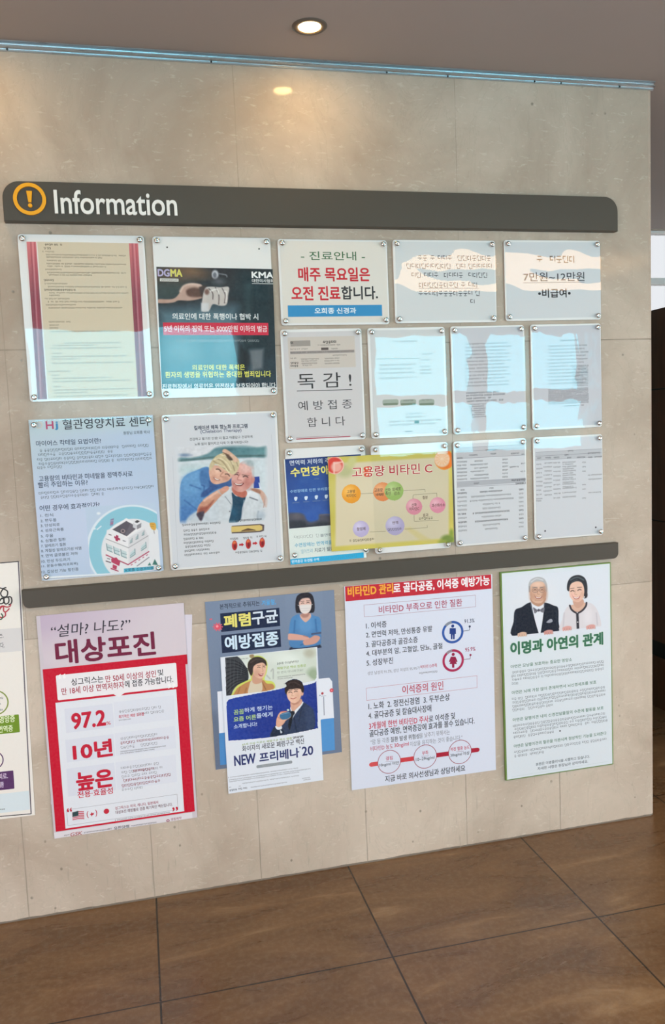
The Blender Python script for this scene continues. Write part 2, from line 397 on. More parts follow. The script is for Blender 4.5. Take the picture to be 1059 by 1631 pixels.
# recessed downlights
def downlight(x, y, label, r=0.047):
    o = empty('downlight', (x, y, CEIL)); tag(o, label, 'ceiling light', 'recessed downlights in the ceiling')
    def turn(prof, n=28):
        v, f = lathe_vf(prof, n); return [(a, c, b) for a, b, c in v], f[:-2]
    v, f = turn([(r * 0.62, 0.0), (r * 0.66, -0.0035), (r * 0.92, -0.0035), (r, -0.0005), (r, 0.0)]); link('trim_ring', v, f, M_RING, o, smooth=True)
    v, f = turn([(0.0, -0.0012), (r * 0.30, -0.0016), (r * 0.615, -0.0018), (r * 0.615, -0.0002)]); link('lamp_lens', v, f, M_LAMP, o)
    return o
downlight(*LAMPS[0], 'warm round downlight recessed in the ceiling above the information sign')
downlight(*LAMPS[1], 'warm round downlight over the wall beyond the orange warning emblem')
def linear(x, y, lx, ly, label):
    o = empty('ceiling_lamp', (x, y, CEIL)); tag(o, label, 'ceiling light', 'linear lamps in the lobby ceiling')
    boxes('housing', [(-lx / 2, lx / 2, -ly / 2, ly / 2, -0.02, 0)], M_FRAME, o)
    boxes('diffuser', [(-lx / 2 + 0.02, lx / 2 - 0.02, -ly / 2 + 0.02, ly / 2 - 0.02, -0.024, -0.0195)], M_LINEAR, o)
linear(2.65, -2.75, 1.7, 0.70, 'long warm lamp on the lobby ceiling mirrored in the notice covers')
linear(0.45, -1.75, 0.8, 0.22, 'shorter warm lamp on the lobby ceiling in front of the wall')
# ================================================================== the two taupe boards
def board(name, corners, radii, yf, label, cat, bev=0.0015):
    W4 = [wall_pt(*c, yf) for c in corners]                     # tl tr bl br
    xl = (W4[0][0] + W4[2][0]) / 2; xr = (W4[1][0] + W4[3][0]) / 2
    zt = (W4[0][2] + W4[1][2]) / 2; zb = (W4[2][2] + W4[3][2]) / 2
    w, h = xr - xl, zt - zb
    o = empty(name, ((xl + xr) / 2, yf, (zt + zb) / 2)); tag(o, label, cat)
    v, f = slab_vf(outline(w, h, radii, 10), 0.0, -yf, bev)
    link('board_panel', v, f, M_SIGN, o)
    return o, w, h

SIGN_Y = -0.024
sign, sw, sh = board('information_sign', [(3, 286), (984, 315), (5, 351.5), (984, 369)], (0, 0, 0.045, 0.045), SIGN_Y,
                     'long taupe information sign with raised white lettering and an orange warning emblem', 'sign')
divider, _, _ = board('divider_board', [(34, 943), (985, 862), (38, 974), (985, 885.5)], (0.018, 0.018, 0, 0), -0.020,
                      'narrow plain taupe board across the wall between the notices and the posters', 'board')
# ================================================================== lettering on the sign
def text_vf(body, bold=0.0, shear=0.0, space=1.0, res=3):
    c = bpy.data.curves.new('lettering', 'FONT'); c.body = body; c.resolution_u = res; c.offset = bold; c.shear = shear; c.space_character = space
    o = bpy.data.objects.new('lettering', c); me = o.to_mesh()
    V = np.array([v.co[:] for v in me.vertices], float).reshape(-1, 3); F = [tuple(p.vertices) for p in me.polygons]
    o.to_mesh_clear(); bpy.data.objects.remove(o); bpy.data.curves.remove(c)
    return V[:, :2], F

def raise_vf(V, F, y0, y1):
    """flat faces in (x, z) -> solid letters between y0 (front) and y1 (back)"""
    n = len(V); out = [(x, y0, z) for x, z in V] + [(x, y1, z) for x, z in V]
    E = {}
    for f in F:
        for a, b in zip(f, f[1:] + f[:1]): E[(a, b)] = E.get((a, b), 0) + 1
    G = list(F) + [tuple(i + n for i in reversed(f)) for f in F]
    for (a, b) in E:
        if (b, a) not in E: G.append((b, a, a + n, b + n))
    return out, G

def fit(V, x0, x1, zc, h):
    lo, hi = V.min(0), V.max(0); s = (hi - lo); s[s == 0] = 1
    return np.stack([x0 + (V[:, 0] - lo[0]) / s[0] * (x1 - x0), zc + ((V[:, 1] - lo[1]) / s[1] - 0.5) * h], 1)

# "Information": white raised letters;  orange ring with an exclamation mark
A = wall_pt(86.5, 322, SIGN_Y); B = wall_pt(281.5, 325, SIGN_Y); so = np.array(sign.location)
hh = wall_pt(180, 302, SIGN_Y)[2] - wall_pt(180, 340.5, SIGN_Y)[2]
V, F = text_vf('Information', 0.012, res=6)
V = fit(V, A[0] - so[0], B[0] - so[0], (A[2] + B[2]) / 2 - so[2] - 0.001, hh * 0.98)
v, f = raise_vf(V, F, -0.006, 0.0002); link('lettering', v, f, M_SIGNW, sign)
c0 = wall_pt(47.5, 317.5, SIGN_Y); R0 = (wall_pt(74, 318, SIGN_Y)[0] - wall_pt(21.5, 317, SIGN_Y)[0]) / 2
em = empty('warning_emblem', (c0[0] - so[0], 0, c0[2] - so[2])); em.parent = sign
v, f = lathe_vf([(R0 - 0.0095, 0.0), (R0 - 0.0095, -0.005), (R0, -0.005), (R0, 0.0)], 48); f = f[:-2] + [(3 * 48 + k, 3 * 48 + (k + 1) % 48, (k + 1) % 48, k) for k in range(48)]
link('ring', v, f, M_SIGNO, em)
s_ = R0 / 26.0
Q = [(-4.6 * s_, 13 * s_), (-2.4 * s_, -5.5 * s_), (2.4 * s_, -5.5 * s_), (4.6 * s_, 13 * s_)]
v, f = slab_vf(Q, -0.006, 0.0, 0.0008); link('mark_stroke', v, f, M_SIGNO, em)
v, f = lathe_vf([(3.4 * s_, 0.0), (3.4 * s_, -0.005), (2.6 * s_, -0.006)], 20); link('mark_dot', [(a, b, c - 10.5 * s_) for a, b, c in v], f, M_SIGNO, em)

# ================================================================== printed sheets
DZ = 0.00007
GAIN = 0.94; COVERED = 0.98                                 # print colours are read off the photograph, whose paper is a little darker than white
def tone(L):
    m = np.max(L, axis=-1, keepdims=True); return np.clip(L * np.where(m > 0.88, 0.88 / np.maximum(m, 1e-6), 1.0), 0.002, 0.90)
def ink(c):
    if isinstance(c, str): c = tuple(int(c[i:i + 2], 16) for i in (0, 2, 4))
    return tone(s2l(c) / GAIN)

class Part:
    def __init__(s, name): s.name, s.V, s.F, s.C, s.n = name, [], [], [], 0
    def add(s, V, F, C):
        s.V.append(V); s.F += [tuple(i + s.n for i in f) for f in F]; s.n += len(V)
        C = np.asarray(C, float); s.C.append(np.tile(C, (len(V), 1)) if C.ndim == 1 else C)

class Sheet:
    """a flat printed sheet; print is placed by points read off a crop (x0, y0, scale) of the photograph"""
    def __init__(s, name, corners, yf, color, thick=0.0006, material=None, parent=None, crop=None, radii=(0, 0, 0, 0), square=True):
        s.crop = crop or (0, 0, 1.0); s.yf = yf; s.mat = material or M_INK
        W = np.array([wall_pt(*s.px(*c), yf)[[0, 2]] for c in corners])         # tl tr bl br
        s.c = W.mean(0)
        ex = (W[1] - W[0] + W[3] - W[2]) / 2
        s.a = math.atan2(ex[1], ex[0]); s.w = float(np.hypot(*ex)); ez = (W[0] - W[2] + W[1] - W[3]) / 2
        u = np.array([math.cos(s.a), math.sin(s.a)]); s.h = float(ez @ np.array([-u[1], u[0]]))
        s.parts = {}; s.cur = Part(name); s.root = s.cur; s.name = name; s.boxes = []; s.parent = parent
        v, f = slab_vf(outline(s.w, s.h, radii), 0.0, thick)
        s.root.add(np.array(v), f, ink(color))
    def px(s, x, y): return s.crop[0] + x / s.crop[2], s.crop[1] + y / s.crop[2]
    def loc(s, x, y):
        p = wall_pt(*s.px(x, y), s.yf)[[0, 2]] - s.c; ca, sa = math.cos(s.a), math.sin(s.a)
        return np.array([p[0] * ca + p[1] * sa, -p[0] * sa + p[1] * ca])
    def crop_of(s, U, V):
        ca, sa = math.cos(s.a), math.sin(s.a); X = s.c[0] + U * ca - V * sa; Z = s.c[1] + U * sa + V * ca
        px, py = to_px(np.stack([X, np.full_like(X, s.yf), Z], -1))
        return (px - s.crop[0]) * s.crop[2], (py - s.crop[1]) * s.crop[2]
    def use(s, name=None, crop=None):
        s.cur = s.root if name is None else s.parts.setdefault(name, Part(name.split('#')[0]))
        if crop: s.crop = crop
        return s
    def level(s, U):
        b = (*U.min(0), *U.max(0)); l = 1
        for q, k in s.boxes:
            if q[0] < b[2] and b[0] < q[2] and q[1] < b[3] and b[1] < q[3]: l = max(l, k + 1)
        s.boxes.append((b, l)); return l
    def put(s, U, F, col, l=None):
        U = np.asarray(U, float); U = np.clip(U, (-s.w / 2 + 1e-4, -s.h / 2 + 1e-4), (s.w / 2 - 1e-4, s.h / 2 - 1e-4)) if getattr(s, 'clip', True) else U
        l = l or s.level(U)
        V = np.stack([U[:, 0], np.full(len(U), -l * DZ), U[:, 1]], 1)
        s.cur.add(V, F, ink(col) if (isinstance(col, str) or len(np.shape(col)) < 2) else col)
    # ---- vector print
    def poly(s, pts, col, smooth=0):
        P = [s.loc(*p) for p in pts]
        if smooth: P = catmull(P, smooth)
        s.put(P, [tuple(range(len(P)))], col)
    def rect(s, tl, tr, bl, br, col, r=0.0):
        """upright rectangle whose corners lie close to the four points"""
        a, b, c, d = (s.loc(*p) for p in (tl, tr, bl, br))
        x0, x1, z0, z1 = (a[0] + c[0]) / 2, (b[0] + d[0]) / 2, (c[1] + d[1]) / 2, (a[1] + b[1]) / 2
        P = [(x + (x0 + x1) / 2, z + (z0 + z1) / 2) for x, z in outline(x1 - x0, z1 - z0, (r, r, r, r))]
        s.put(P, [tuple(range(len(P)))], col); return x0, x1, z0, z1
    def frame(s, tl, tr, bl, br, col, w):
        a, b, c, d = (s.loc(*p) for p in (tl, tr, bl, br))
        x0, x1, z0, z1 = (a[0] + c[0]) / 2, (b[0] + d[0]) / 2, (c[1] + d[1]) / 2, (a[1] + b[1]) / 2
        U = [(x0, z0), (x1, z0), (x1, z1), (x0, z1), (x0 + w, z0 + w), (x1 - w, z0 + w), (x1 - w, z1 - w), (x0 + w, z1 - w)]
        s.put(U, [(0, 1, 5, 4), (1, 2, 6, 5), (2, 3, 7, 6), (3, 0, 4, 7)], col)
    def disc(s, x, y, r, col, r_in=0.0, a0=0, a1=360, ry=None):
        c = s.loc(x, y); R = abs(s.loc(x + r, y)[0] - s.loc(x - r, y)[0]) / 2; k = r_in / r; n = 40
        A = [math.radians(a0 + (a1 - a0) * i / n) for i in range(n + 1)]
        if r_in:
            U = [(c[0] + R * math.cos(t), c[1] + R * math.sin(t)) for t in A] + [(c[0] + R * k * math.cos(t), c[1] + R * k * math.sin(t)) for t in A]
            s.put(U, [(i, i + 1, n + 2 + i, n + 1 + i) for i in range(n)], col)
        else:
            U = [(c[0] + R * math.cos(t), c[1] + R * math.sin(t)) for t in (A[:-1] if a1 - a0 == 360 else A)]
            if a1 - a0 != 360: U.append(tuple(c))
            s.put(U, [tuple(range(len(U)))], col)
    def line(s, pts, w, col):
        """stroke of width w (crop pixels)"""
        P = np.array([s.loc(*p) for p in pts]); hw = abs(s.loc(pts[0][0] + w, pts[0][1])[0] - s.loc(*pts[0])[0]) / 2
        U, F = [], []
        D = np.gradient(P, axis=0) if len(P) > 2 else np.array([P[1] - P[0]] * 2)
        D /= np.maximum(np.hypot(D[:, 0], D[:, 1])[:, None], 1e-9); N = np.stack([-D[:, 1], D[:, 0]], 1)
        U = np.concatenate([P + N * hw, P - N * hw]); n = len(P)
        F = [(i, n + i, n + i + 1, i + 1) for i in range(n - 1)]
        s.put(U, F, col)
    def text(s, body, x0, y0, x1, y1, h, col, b=0.0, sh=0.0, sp=1.0, edge=None, ew=0.02):
        a, d = s.loc(x0, y0), s.loc(x1, y1); m = ((x0 + x1) / 2, (y0 + y1) / 2)
        H = s.loc(m[0], m[1] - h / 2)[1] - s.loc(m[0], m[1] + h / 2)[1]
        V, F = text_vf(body, 0.0, sh, sp); n = len(V)
        def stamp(r, c):
            base = fit(V, a[0] + r * 0.6, d[0] - r * 0.6, (a[1] + d[1]) / 2, H - r * 1.2 if r < H * 0.2 else H)
            k = 1 if r <= 1e-6 else (4 if r < 0.02 * H else 8)
            U = np.concatenate([base] if k == 1 else [base + r * np.array([math.cos((i + 0.5) * 2 * math.pi / k), math.sin((i + 0.5) * 2 * math.pi / k)]) for i in range(k)] + ([base] if k == 8 else []))
            m = len(U) // n; s.put(U, [tuple(q + n * i for q in f) for i in range(m) for f in F], c)
            if m > 1: s.cur.V[-1][:, 1] -= np.repeat(np.arange(m), n) * DZ * 0.1
        if 0 <= b < 0.018 and h < 60: b = 0.018
        r0 = max(b, 0) * 0.95 * H
        if edge: stamp(r0 + ew * 0.9 * H, edge)
        stamp(r0, col)
    def lines(s, rows, h, col, wgt=0.14, seed=1, gap=0.16):
        """lines of print too small to read: tiny strokes in syllable-sized blocks"""
        col = tuple(int(q * 0.72) for q in (Paint.rgb(col)))
        R = random.Random(seed); U, F = [], []
        def q(x0, x1, z0, z1):
            n = len(U); U.extend([(x0, z0), (x1, z0), (x1, z1), (x0, z1)]); F.append((n, n + 1, n + 2, n + 3))
        for (x0, y0, x1, y1) in rows:
            a, d = s.loc(x0, y0), s.loc(x1, y1); zc = (a[1] + d[1]) / 2; m = ((x0 + x1) / 2, (y0 + y1) / 2)
            H = s.loc(m[0], m[1] - h / 2)[1] - s.loc(m[0], m[1] + h / 2)[1]; e = H * 1.02; x = a[0]; t = H * wgt
            while x < d[0] - e * 0.5:
                if R.random() < gap: x += e * 0.5; continue
                k = R.random(); w = e * 0.84; z0, z1 = zc - H / 2, zc + H / 2
                if k < 0.5:
                    q(x, x + w * 0.55, z1 - t, z1); q(x, x + t, zc, z1 - t); q(x + w - t, x + w, zc * 0.5 + z0 * 0.5, z1)
                    if R.random() < 0.6: q(x + w * 0.2, x + w, z0, z0 + t); q(x + w * 0.2, x + w * 0.2 + t, z0 + t, zc - H * 0.15)
                    else: q(x, x + w * 0.6, zc - t, zc)
                elif k < 0.8:
                    q(x + w * 0.15, x + w * 0.85, z1 - t, z1); q(x, x + w, zc - t / 2, zc + t / 2); q(x + w * 0.45, x + w * 0.45 + t, z0 + H * 0.2, zc - t / 2)
                    if R.random() < 0.6: q(x + w * 0.2, x + w * 0.8, z0, z0 + t)
                else:
                    q(x, x + w * 0.5, z1 - H * 0.2, z1 - H * 0.2 + t); q(x, x + t, z0 + H * 0.2, z1 - H * 0.2); q(x + t, x + w * 0.5, z0 + H * 0.2, z0 + H * 0.2 + t); q(x + w * 0.75, x + w * 0.75 + t, z0, z1)
                x += e
        if U: s.put(U, F, col)
    def paint(s, tl, tr, bl, br, step=0.0013, fill=(200, 200, 200), clear=None):
        return Paint(s, [s.loc(*p) for p in (tl, tr, bl, br)], step, fill)
    def build(s, parent=None, loc=None):
        """the sheet's mesh, then each separately printed picture or panel as its child"""
        def mk(p, par):
            me = bpy.data.meshes.new(p.name); me.from_pydata([tuple(v) for v in np.concatenate(p.V)], [], p.F)
            a = me.attributes.new('ink', 'FLOAT_COLOR', 'POINT'); C = np.concatenate(p.C); C = np.concatenate([C, np.ones((len(C), 1))], 1).astype(np.float32)
            a.data.foreach_set('color', C.ravel()); me.materials.append(s.mat); me.update()
            o = bpy.data.objects.new(p.name, me); COL.objects.link(o)
            if par: o.parent = par
            return o
        o = mk(s.root, parent)
        M = Matrix.Translation((s.c[0], s.yf, s.c[1])) @ Matrix.Rotation(-s.a, 4, 'Y')
        o.matrix_basis = parent.matrix_basis.inverted() @ M if parent else M
        for p in s.parts.values():
            if p.n: mk(p, o)
        return o

def catmull(P, k=6, closed=True):
    P = np.asarray(P, float); n = len(P); out = []
    for i in range(n if closed else n - 1):
        if closed: a, b, c, d = P[i - 1], P[i], P[(i + 1) % n], P[(i + 2) % n]
        else: a, b, c, d = P[max(i - 1, 0)], P[i], P[i + 1], P[min(i + 2, n - 1)]
        for j in range(k):
            t = j / k; out.append(0.5 * (2 * b + (c - a) * t + (2 * a - 5 * b + 4 * c - d) * t * t + (3 * b - a - 3 * c + d) * t ** 3))
    if not closed: out.append(P[-1])
    return np.array(out)

class Paint:
    """a printed picture: a fine grid of coloured cells on the sheet, drawn with soft brushes in crop coordinates"""
    def __init__(s, sheet, L, step, fill):
        s.sh = sheet; a, b, c, d = L
        x0, x1, z0, z1 = (a[0] + c[0]) / 2, (b[0] + d[0]) / 2, (c[1] + d[1]) / 2, (a[1] + b[1]) / 2
        x0 = max(x0, -sheet.w / 2 + 1e-4); x1 = min(x1, sheet.w / 2 - 1e-4); z0 = max(z0, -sheet.h / 2 + 1e-4); z1 = min(z1, sheet.h / 2 - 1e-4)
        s.nx, s.nz = max(2, int((x1 - x0) / step) + 1), max(2, int((z1 - z0) / step) + 1)
        U, V = np.meshgrid(np.linspace(x0, x1, s.nx), np.linspace(z1, z0, s.nz)); s.U, s.V = U, V
        s.X, s.Y = sheet.crop_of(U, V); s.C = np.empty(U.shape + (3,)); s.C[:] = s.rgb(fill)
        s.keep = np.ones(U.shape, bool); s.rs = np.random.RandomState(3)
    @staticmethod
    def rgb(c): return np.array([int(c[i:i + 2], 16) for i in (0, 2, 4)], float) if isinstance(c, str) else np.array(c, float)
    def over(s, a, col, op=1.0):
        a = (np.clip(a, 0, 1) * op)[..., None]; s.C = s.C * (1 - a) + s.rgb(col) * a; return s
    def sd(s, P):
        P = np.asarray(P, float); D = np.full(s.X.shape, 1e9); ins = np.zeros(s.X.shape, bool)
        for (x0, y0), (x1, y1) in zip(P, np.roll(P, -1, 0)):
            ex, ey = x1 - x0, y1 - y0; t = np.clip(((s.X - x0) * ex + (s.Y - y0) * ey) / (ex * ex + ey * ey + 1e-9), 0, 1)
            D = np.minimum(D, np.hypot(s.X - x0 - t * ex, s.Y - y0 - t * ey))
            if y0 != y1: ins ^= ((y0 > s.Y) != (y1 > s.Y)) & (s.X < (x1 - x0) * (s.Y - y0) / (y1 - y0) + x0)
        return np.where(ins, -D, D)
    def poly(s, P, col, soft=3, op=1.0, smooth=4):
        if smooth: P = catmull(P, smooth)
        return s.over(0.5 - s.sd(P) / soft, col, op)
    def ell(s, x, y, rx, ry, col, rot=0, soft=3, op=1.0):
        c, n = math.cos(math.radians(rot)), math.sin(math.radians(rot)); dx, dy = s.X - x, s.Y - y
        u, v = (dx * c + dy * n) / rx, (-dx * n + dy * c) / ry
        return s.over(0.5 - (np.hypot(u, v) - 1) * min(rx, ry) / soft, col, op)
    def line(s, P, w, col, soft=2, op=1.0, smooth=4):
        P = catmull(P, smooth, False) if (smooth and len(P) > 2) else np.asarray(P, float); D = np.full(s.X.shape, 1e9)
        for (x0, y0), (x1, y1) in zip(P[:-1], P[1:]):
            ex, ey = x1 - x0, y1 - y0; t = np.clip(((s.X - x0) * ex + (s.Y - y0) * ey) / (ex * ex + ey * ey + 1e-9), 0, 1)
            D = np.minimum(D, np.hypot(s.X - x0 - t * ex, s.Y - y0 - t * ey))
        return s.over(0.5 - (D - w / 2) / soft, col, op)
    def grad(s, p0, c0, p1, c1, op=1.0):
        ex, ey = p1[0] - p0[0], p1[1] - p0[1]; t = np.clip(((s.X - p0[0]) * ex + (s.Y - p0[1]) * ey) / (ex * ex + ey * ey), 0, 1)[..., None]
        s.C = s.C * (1 - op) + op * (s.rgb(c0) * (1 - t) + s.rgb(c1) * t); return s
    def noise(s, amp, cells=8):
        n = s.rs.rand(cells + 2, cells + 2); i = (s.X - s.X.min()) / (np.ptp(s.X) + 1e-9) * cells; j = (s.Y - s.Y.min()) / (np.ptp(s.Y) + 1e-9) * cells
        i0, j0 = i.astype(int), j.astype(int); fi, fj = i - i0, j - j0; fi = fi * fi * (3 - 2 * fi); fj = fj * fj * (3 - 2 * fj)
        v = (n[j0, i0] * (1 - fi) + n[j0, i0 + 1] * fi) * (1 - fj) + (n[j0 + 1, i0] * (1 - fi) + n[j0 + 1, i0 + 1] * fi) * fj
        s.C = np.clip(s.C + ((v - 0.5) * 2 * amp)[..., None], 0, 255); return s
    def cut(s, P, smooth=0):
        """keep only the cells inside this outline"""
        if smooth: P = catmull(P, smooth)
        s.keep &= s.sd(P) < 0.5; return s
    def eye(s, x, y, w, rot=0, col=(45, 30, 28)):
        c, n = math.cos(math.radians(rot)), math.sin(math.radians(rot)); f = lambda u, v: (x + u * c - v * n, y + u * n + v * c)
        s.line([f(-w, w * 0.15), f(-w * 0.3, -w * 0.25), f(w * 0.4, -w * 0.22), f(w, w * 0.12)], w * 0.42, col, w * 0.4); return s
    def done(s):
        n, m = s.nz, s.nx; F = [(i * m + j, (i + 1) * m + j, (i + 1) * m + j + 1, i * m + j + 1) for i in range(n - 1) for j in range(m - 1)
                                if s.keep[i, j] and s.keep[i + 1, j] and s.keep[i, j + 1] and s.keep[i + 1, j + 1]]
        U = np.stack([s.U.ravel(), s.V.ravel()], 1); C = tone(s2l(np.clip(s.C, 0, 255)) / GAIN).reshape(-1, 3)
        used = np.zeros(len(U), bool); used[np.array(F).ravel()] = True; idx = np.cumsum(used) - 1
        s.sh.put(U[used], [tuple(int(idx[i]) for i in f) for f in F], C[used])

# ------------------------------------------------------------------ acrylic notice holders
SCREW = lathe_vf([(0.0030, 0.012), (0.0030, 0.0), (0.0076, 0.0), (0.0080, -0.0012), (0.0072, -0.0034), (0.0048, -0.0052), (0.0022, -0.0058), (0.0020, -0.0046)], 20)
screw_mesh = None
def holder(corners, label, crop, y=0.0, cover=None, inset=(0.0125, 0.0125), r=0.009, size=None):
    """root Empty with backing panel, clear cover and four screw caps; the printed sheet is added by its own builder"""
    global screw_mesh
    yf = -0.0125 - y
    px = [(crop[0] + a / crop[2], crop[1] + b / crop[2]) for a, b in corners]
    W = np.array([wall_pt(*p, yf)[[0, 2]] for p in px]); c = W.mean(0)
    ex = (W[1] - W[0] + W[3] - W[2]) / 2; a = math.atan2(ex[1], ex[0]) * 0.5
    w, h = size or (float(np.hypot(*ex)), float(((W[0] - W[2] + W[1] - W[3]) / 2)[1]))
    o = empty('notice_holder', (c[0], yf, c[1]), (0, -a, 0)); tag(o, label, 'notice holder', 'clear acrylic notice holders on the stone wall')
    v, f = slab_vf(outline(w, h, (r,) * 4), 0.0052, 0.0085, 0.0005); link('backing_panel', v, f, M_BACK, o)
    v, f = slab_vf(outline(w, h, (r,) * 4), 0.0, 0.0030, 0.0006); link('clear_cover', v, f, cover or M_CLEAR, o)
    for sx in (-1, 1):
        for sz in (1, -1):
            if screw_mesh is None:
                s = link('screw_cap', *SCREW, M_CHROME, o, smooth=True); screw_mesh = s.data
            else:
                s = bpy.data.objects.new('screw_cap', screw_mesh); COL.objects.link(s); s.parent = o
            s.location = (sx * (w / 2 - inset[0]), 0, sz * (h / 2 - inset[1])); s.scale = (1, 1.0 + y * 80, 1)
    return o, yf + 0.0046                    # y of the printed sheet's face
A4 = (0.2477, 0.3324); A4L = (0.3324, 0.2477); A3 = (0.3354, 0.4516)
# ================================================================== the notices in their holders
GAIN = COVERED
DK = '3a3434'
# --- 1: paper with a red band down each side
K = (20, 360, 4.814)
o, y = holder([(45, 62), (1015, 70), (125, 1345), (1072, 1322)], 'tall clear notice holder with a beige typed sheet banded in red down both sides', K, size=A3)
s = Sheet('printed_sheet', [(105, 118), (1000, 132), (172, 1330), (1062, 1308)], y, (226, 218, 216), crop=K)
s.rect((200, 120), (900, 132), (262, 1328), (955, 1306), (212, 196, 172))
for q in (((118, 120), (190, 122), (182, 1330), (255, 1330)), ((895, 132), (962, 133), (958, 1308), (1030, 1306))):
    x0 = q[0][0]; s.use('side_band#%d' % x0); p = s.paint(*q, step=0.002, fill=(176, 72, 88))
    p.grad((x0, 120), (214, 120, 124), (x0 + 40, 620), (128, 62, 76))
    p.poly([(q[0][0], 600), (q[1][0] + 30, 600), q[3], q[2]], (150, 78, 92), 200, 1, 0)
    for k, (c, w) in enumerate((((120, 46, 66), 5), ((226, 160, 168), 8), ((168, 60, 80), 7))):
        p.line([(x0 + 22 + 14 * k, 120), (x0 + 86 + 14 * k, 1330)], w, c, 6, 0.6, 0)
    p.done()
s.use()
s.lines([(240, 143, 382, 143), (240, 170, 302, 170), (242, 490, 478, 490), (240, 415, 322, 415)], 15, (84, 70, 58), 0.2, 1)
s.lines([(228, 197, 316, 196), (255, 222, 868, 226), (258, 241, 688, 241), (262, 265, 366, 265), (262, 290, 872, 294), (265, 310, 722, 311), (245, 333, 372, 333), (265, 358, 874, 360), (278, 375, 612, 378),
         (245, 442, 432, 442), (270, 467, 878, 467), (272, 512, 884, 516), (275, 532, 356, 532), (248, 557, 442, 557), (270, 580, 822, 582), (250, 605, 482, 605), (275, 627, 842, 628), (278, 735, 446, 735),
         (282, 760, 352, 760), (282, 782, 350, 782), (285, 808, 830, 808), (390, 896, 832, 898), (300, 915, 650, 916), (290, 935, 832, 936), (296, 977, 372, 977), (300, 1000, 884, 998), (300, 1020, 520, 1020), (302, 1050, 918, 1048),
         (275, 1115, 446, 1115), (300, 1145, 362, 1145), (308, 1168, 760, 1163), (310, 1190, 906, 1186), (312, 1232, 372, 1232), (316, 1256, 932, 1250), (316, 1280, 580, 1276), (318, 1304, 884, 1298)], 11, (112, 94, 76), 0.15, 2)
s.build(o)

# --- 2: dark poster against violence
K = (235, 360, 4.814)
o, y = holder([(48, 80), (938, 95), (115, 1318), (985, 1288)], 'tall clear notice holder with a dark poster of a grasped fist and yellow lettering', K, size=A3)
s = Sheet('printed_sheet', [(70, 305), (962, 338), (108, 1255), (986, 1228)], y, (38, 42, 50), crop=K)
s.use('printed_picture')
p = s.paint((70, 305), (962, 338), (108, 1255), (986, 1228), 0.0017, (36, 40, 48))
p.grad((500, 320), (44, 42, 46), (520, 1230), (36, 58, 70))
p.ell(180, 380, 150, 70, (98, 78, 62), 0, 130).ell(340, 350, 110, 40, (120, 92, 68), 10, 70).ell(160, 500, 130, 60, (58, 66, 64), 0, 90)
p.poly([(700, 345), (962, 345), (975, 980), (690, 1000)], (26, 46, 54), 120, 0.9, 0).poly([(745, 450), (790, 440), (800, 900), (760, 900)], (52, 70, 76), 50, 0.8, 0)
p.poly([(90, 640), (420, 620), (680, 620), (700, 1210), (110, 1230)], (92, 122, 136), 110, 0.9, 0)
p.ell(260, 960, 130, 90, (122, 150, 160), 0, 120, 0.7).ell(600, 940, 100, 80, (106, 134, 146), 0, 90, 0.7).ell(430, 1120, 240, 60, (88, 130, 150), 0, 100, 0.7)
p.poly([(780, 950), (890, 940), (880, 1090), (800, 1110)], (112, 118, 124), 30, 0.9, 0).poly([(700, 880), (780, 1000), (750, 1200), (700, 1200)], (24, 30, 36), 30, 0.8, 0)
p.ell(518, 372, 26, 34, (190, 190, 198), 0, 12).ell(515, 376, 14, 20, (110, 110, 120), 0, 8).line([(545, 365), (600, 375), (608, 390)], 8, (130, 130, 138), 8).ell(545, 425, 40, 26, (86, 86, 92), 0, 40)
p.poly([(78, 562), (190, 560), (240, 520), (270, 462), (330, 440), (410, 450), (445, 490), (430, 545), (330, 572), (240, 570), (190, 588), (80, 590)], (186, 152, 138), 8)
p.poly([(300, 490), (360, 470), (425, 495), (420, 540), (350, 545), (305, 530)], (96, 66, 56), 18).poly([(395, 470), (450, 460), (470, 520), (420, 550)], (70, 52, 48), 14)
p.line([(250, 500), (280, 460), (340, 445), (405, 455)], 14, (214, 184, 170), 16)
p.poly([(420, 560), (440, 480), (480, 465), (560, 470), (622, 468), (618, 530), (606, 600), (560, 612), (500, 600), (470, 650), (415, 650)], (196, 186, 182), 8)
for a, b in (((470, 480), (500, 560)), ((520, 472), (545, 600)), ((572, 478), (590, 590))): p.line([a, ((a[0] + b[0]) / 2 + 14, (a[1] + b[1]) / 2 - 6), b], 7, (88, 74, 74), 6)
p.line([(480, 500), (530, 485), (545, 520)], 8, (236, 230, 226), 10).line([(590, 500), (606, 510), (600, 580)], 8, (230, 224, 220), 8).ell(455, 505, 18, 22, (120, 86, 76), 0, 14)
p.poly([(410, 590), (470, 590), (470, 655), (412, 655)], (206, 206, 210), 12, 0.8, 0).noise(5, 30).done()
s.use()
s.text('DGMA', 78, 357, 265, 362, 56, 'b8aed0', 0.05, edge='5a5070'); s.text('MA', 176, 358, 265, 362, 56, 'd8cf62', 0.05)
s.rect((95, 402), (237, 404), (95, 424), (237, 426), (226, 222, 216)); s.lines([(102, 413, 232, 415)], 13, '444444', 0.2, 4, 0.05)
s.text('KMA', 798, 373, 966, 378, 48, 'f0f0f0', 0.06); s.text('대한의사협회', 800, 416, 966, 424, 26, 'e0e0e0', 0.02); s.rect((800, 436), (966, 444), (800, 440), (966, 448), 'dcdcdc')
s.text('의료인에 대한 폭행이나 협박 시', 190, 698, 848, 690, 50, 'f4f6f6', 0.015)
s.use('red_banner'); s.rect((118, 748), (926, 735), (122, 845), (926, 828), (206, 46, 72))
s.text('5년 이하의 징역 또는 5000만원 이하의 벌금', 128, 795, 916, 780, 50, 'fbe8ea', 0.02); s.use()
s.lines([(212, 885, 852, 876)], 18, 'd6dde0', 0.16, 5)
s.text('의료인에 대한 폭력은', 342, 1090, 746, 1078, 44, 'e9e768', 0.02)
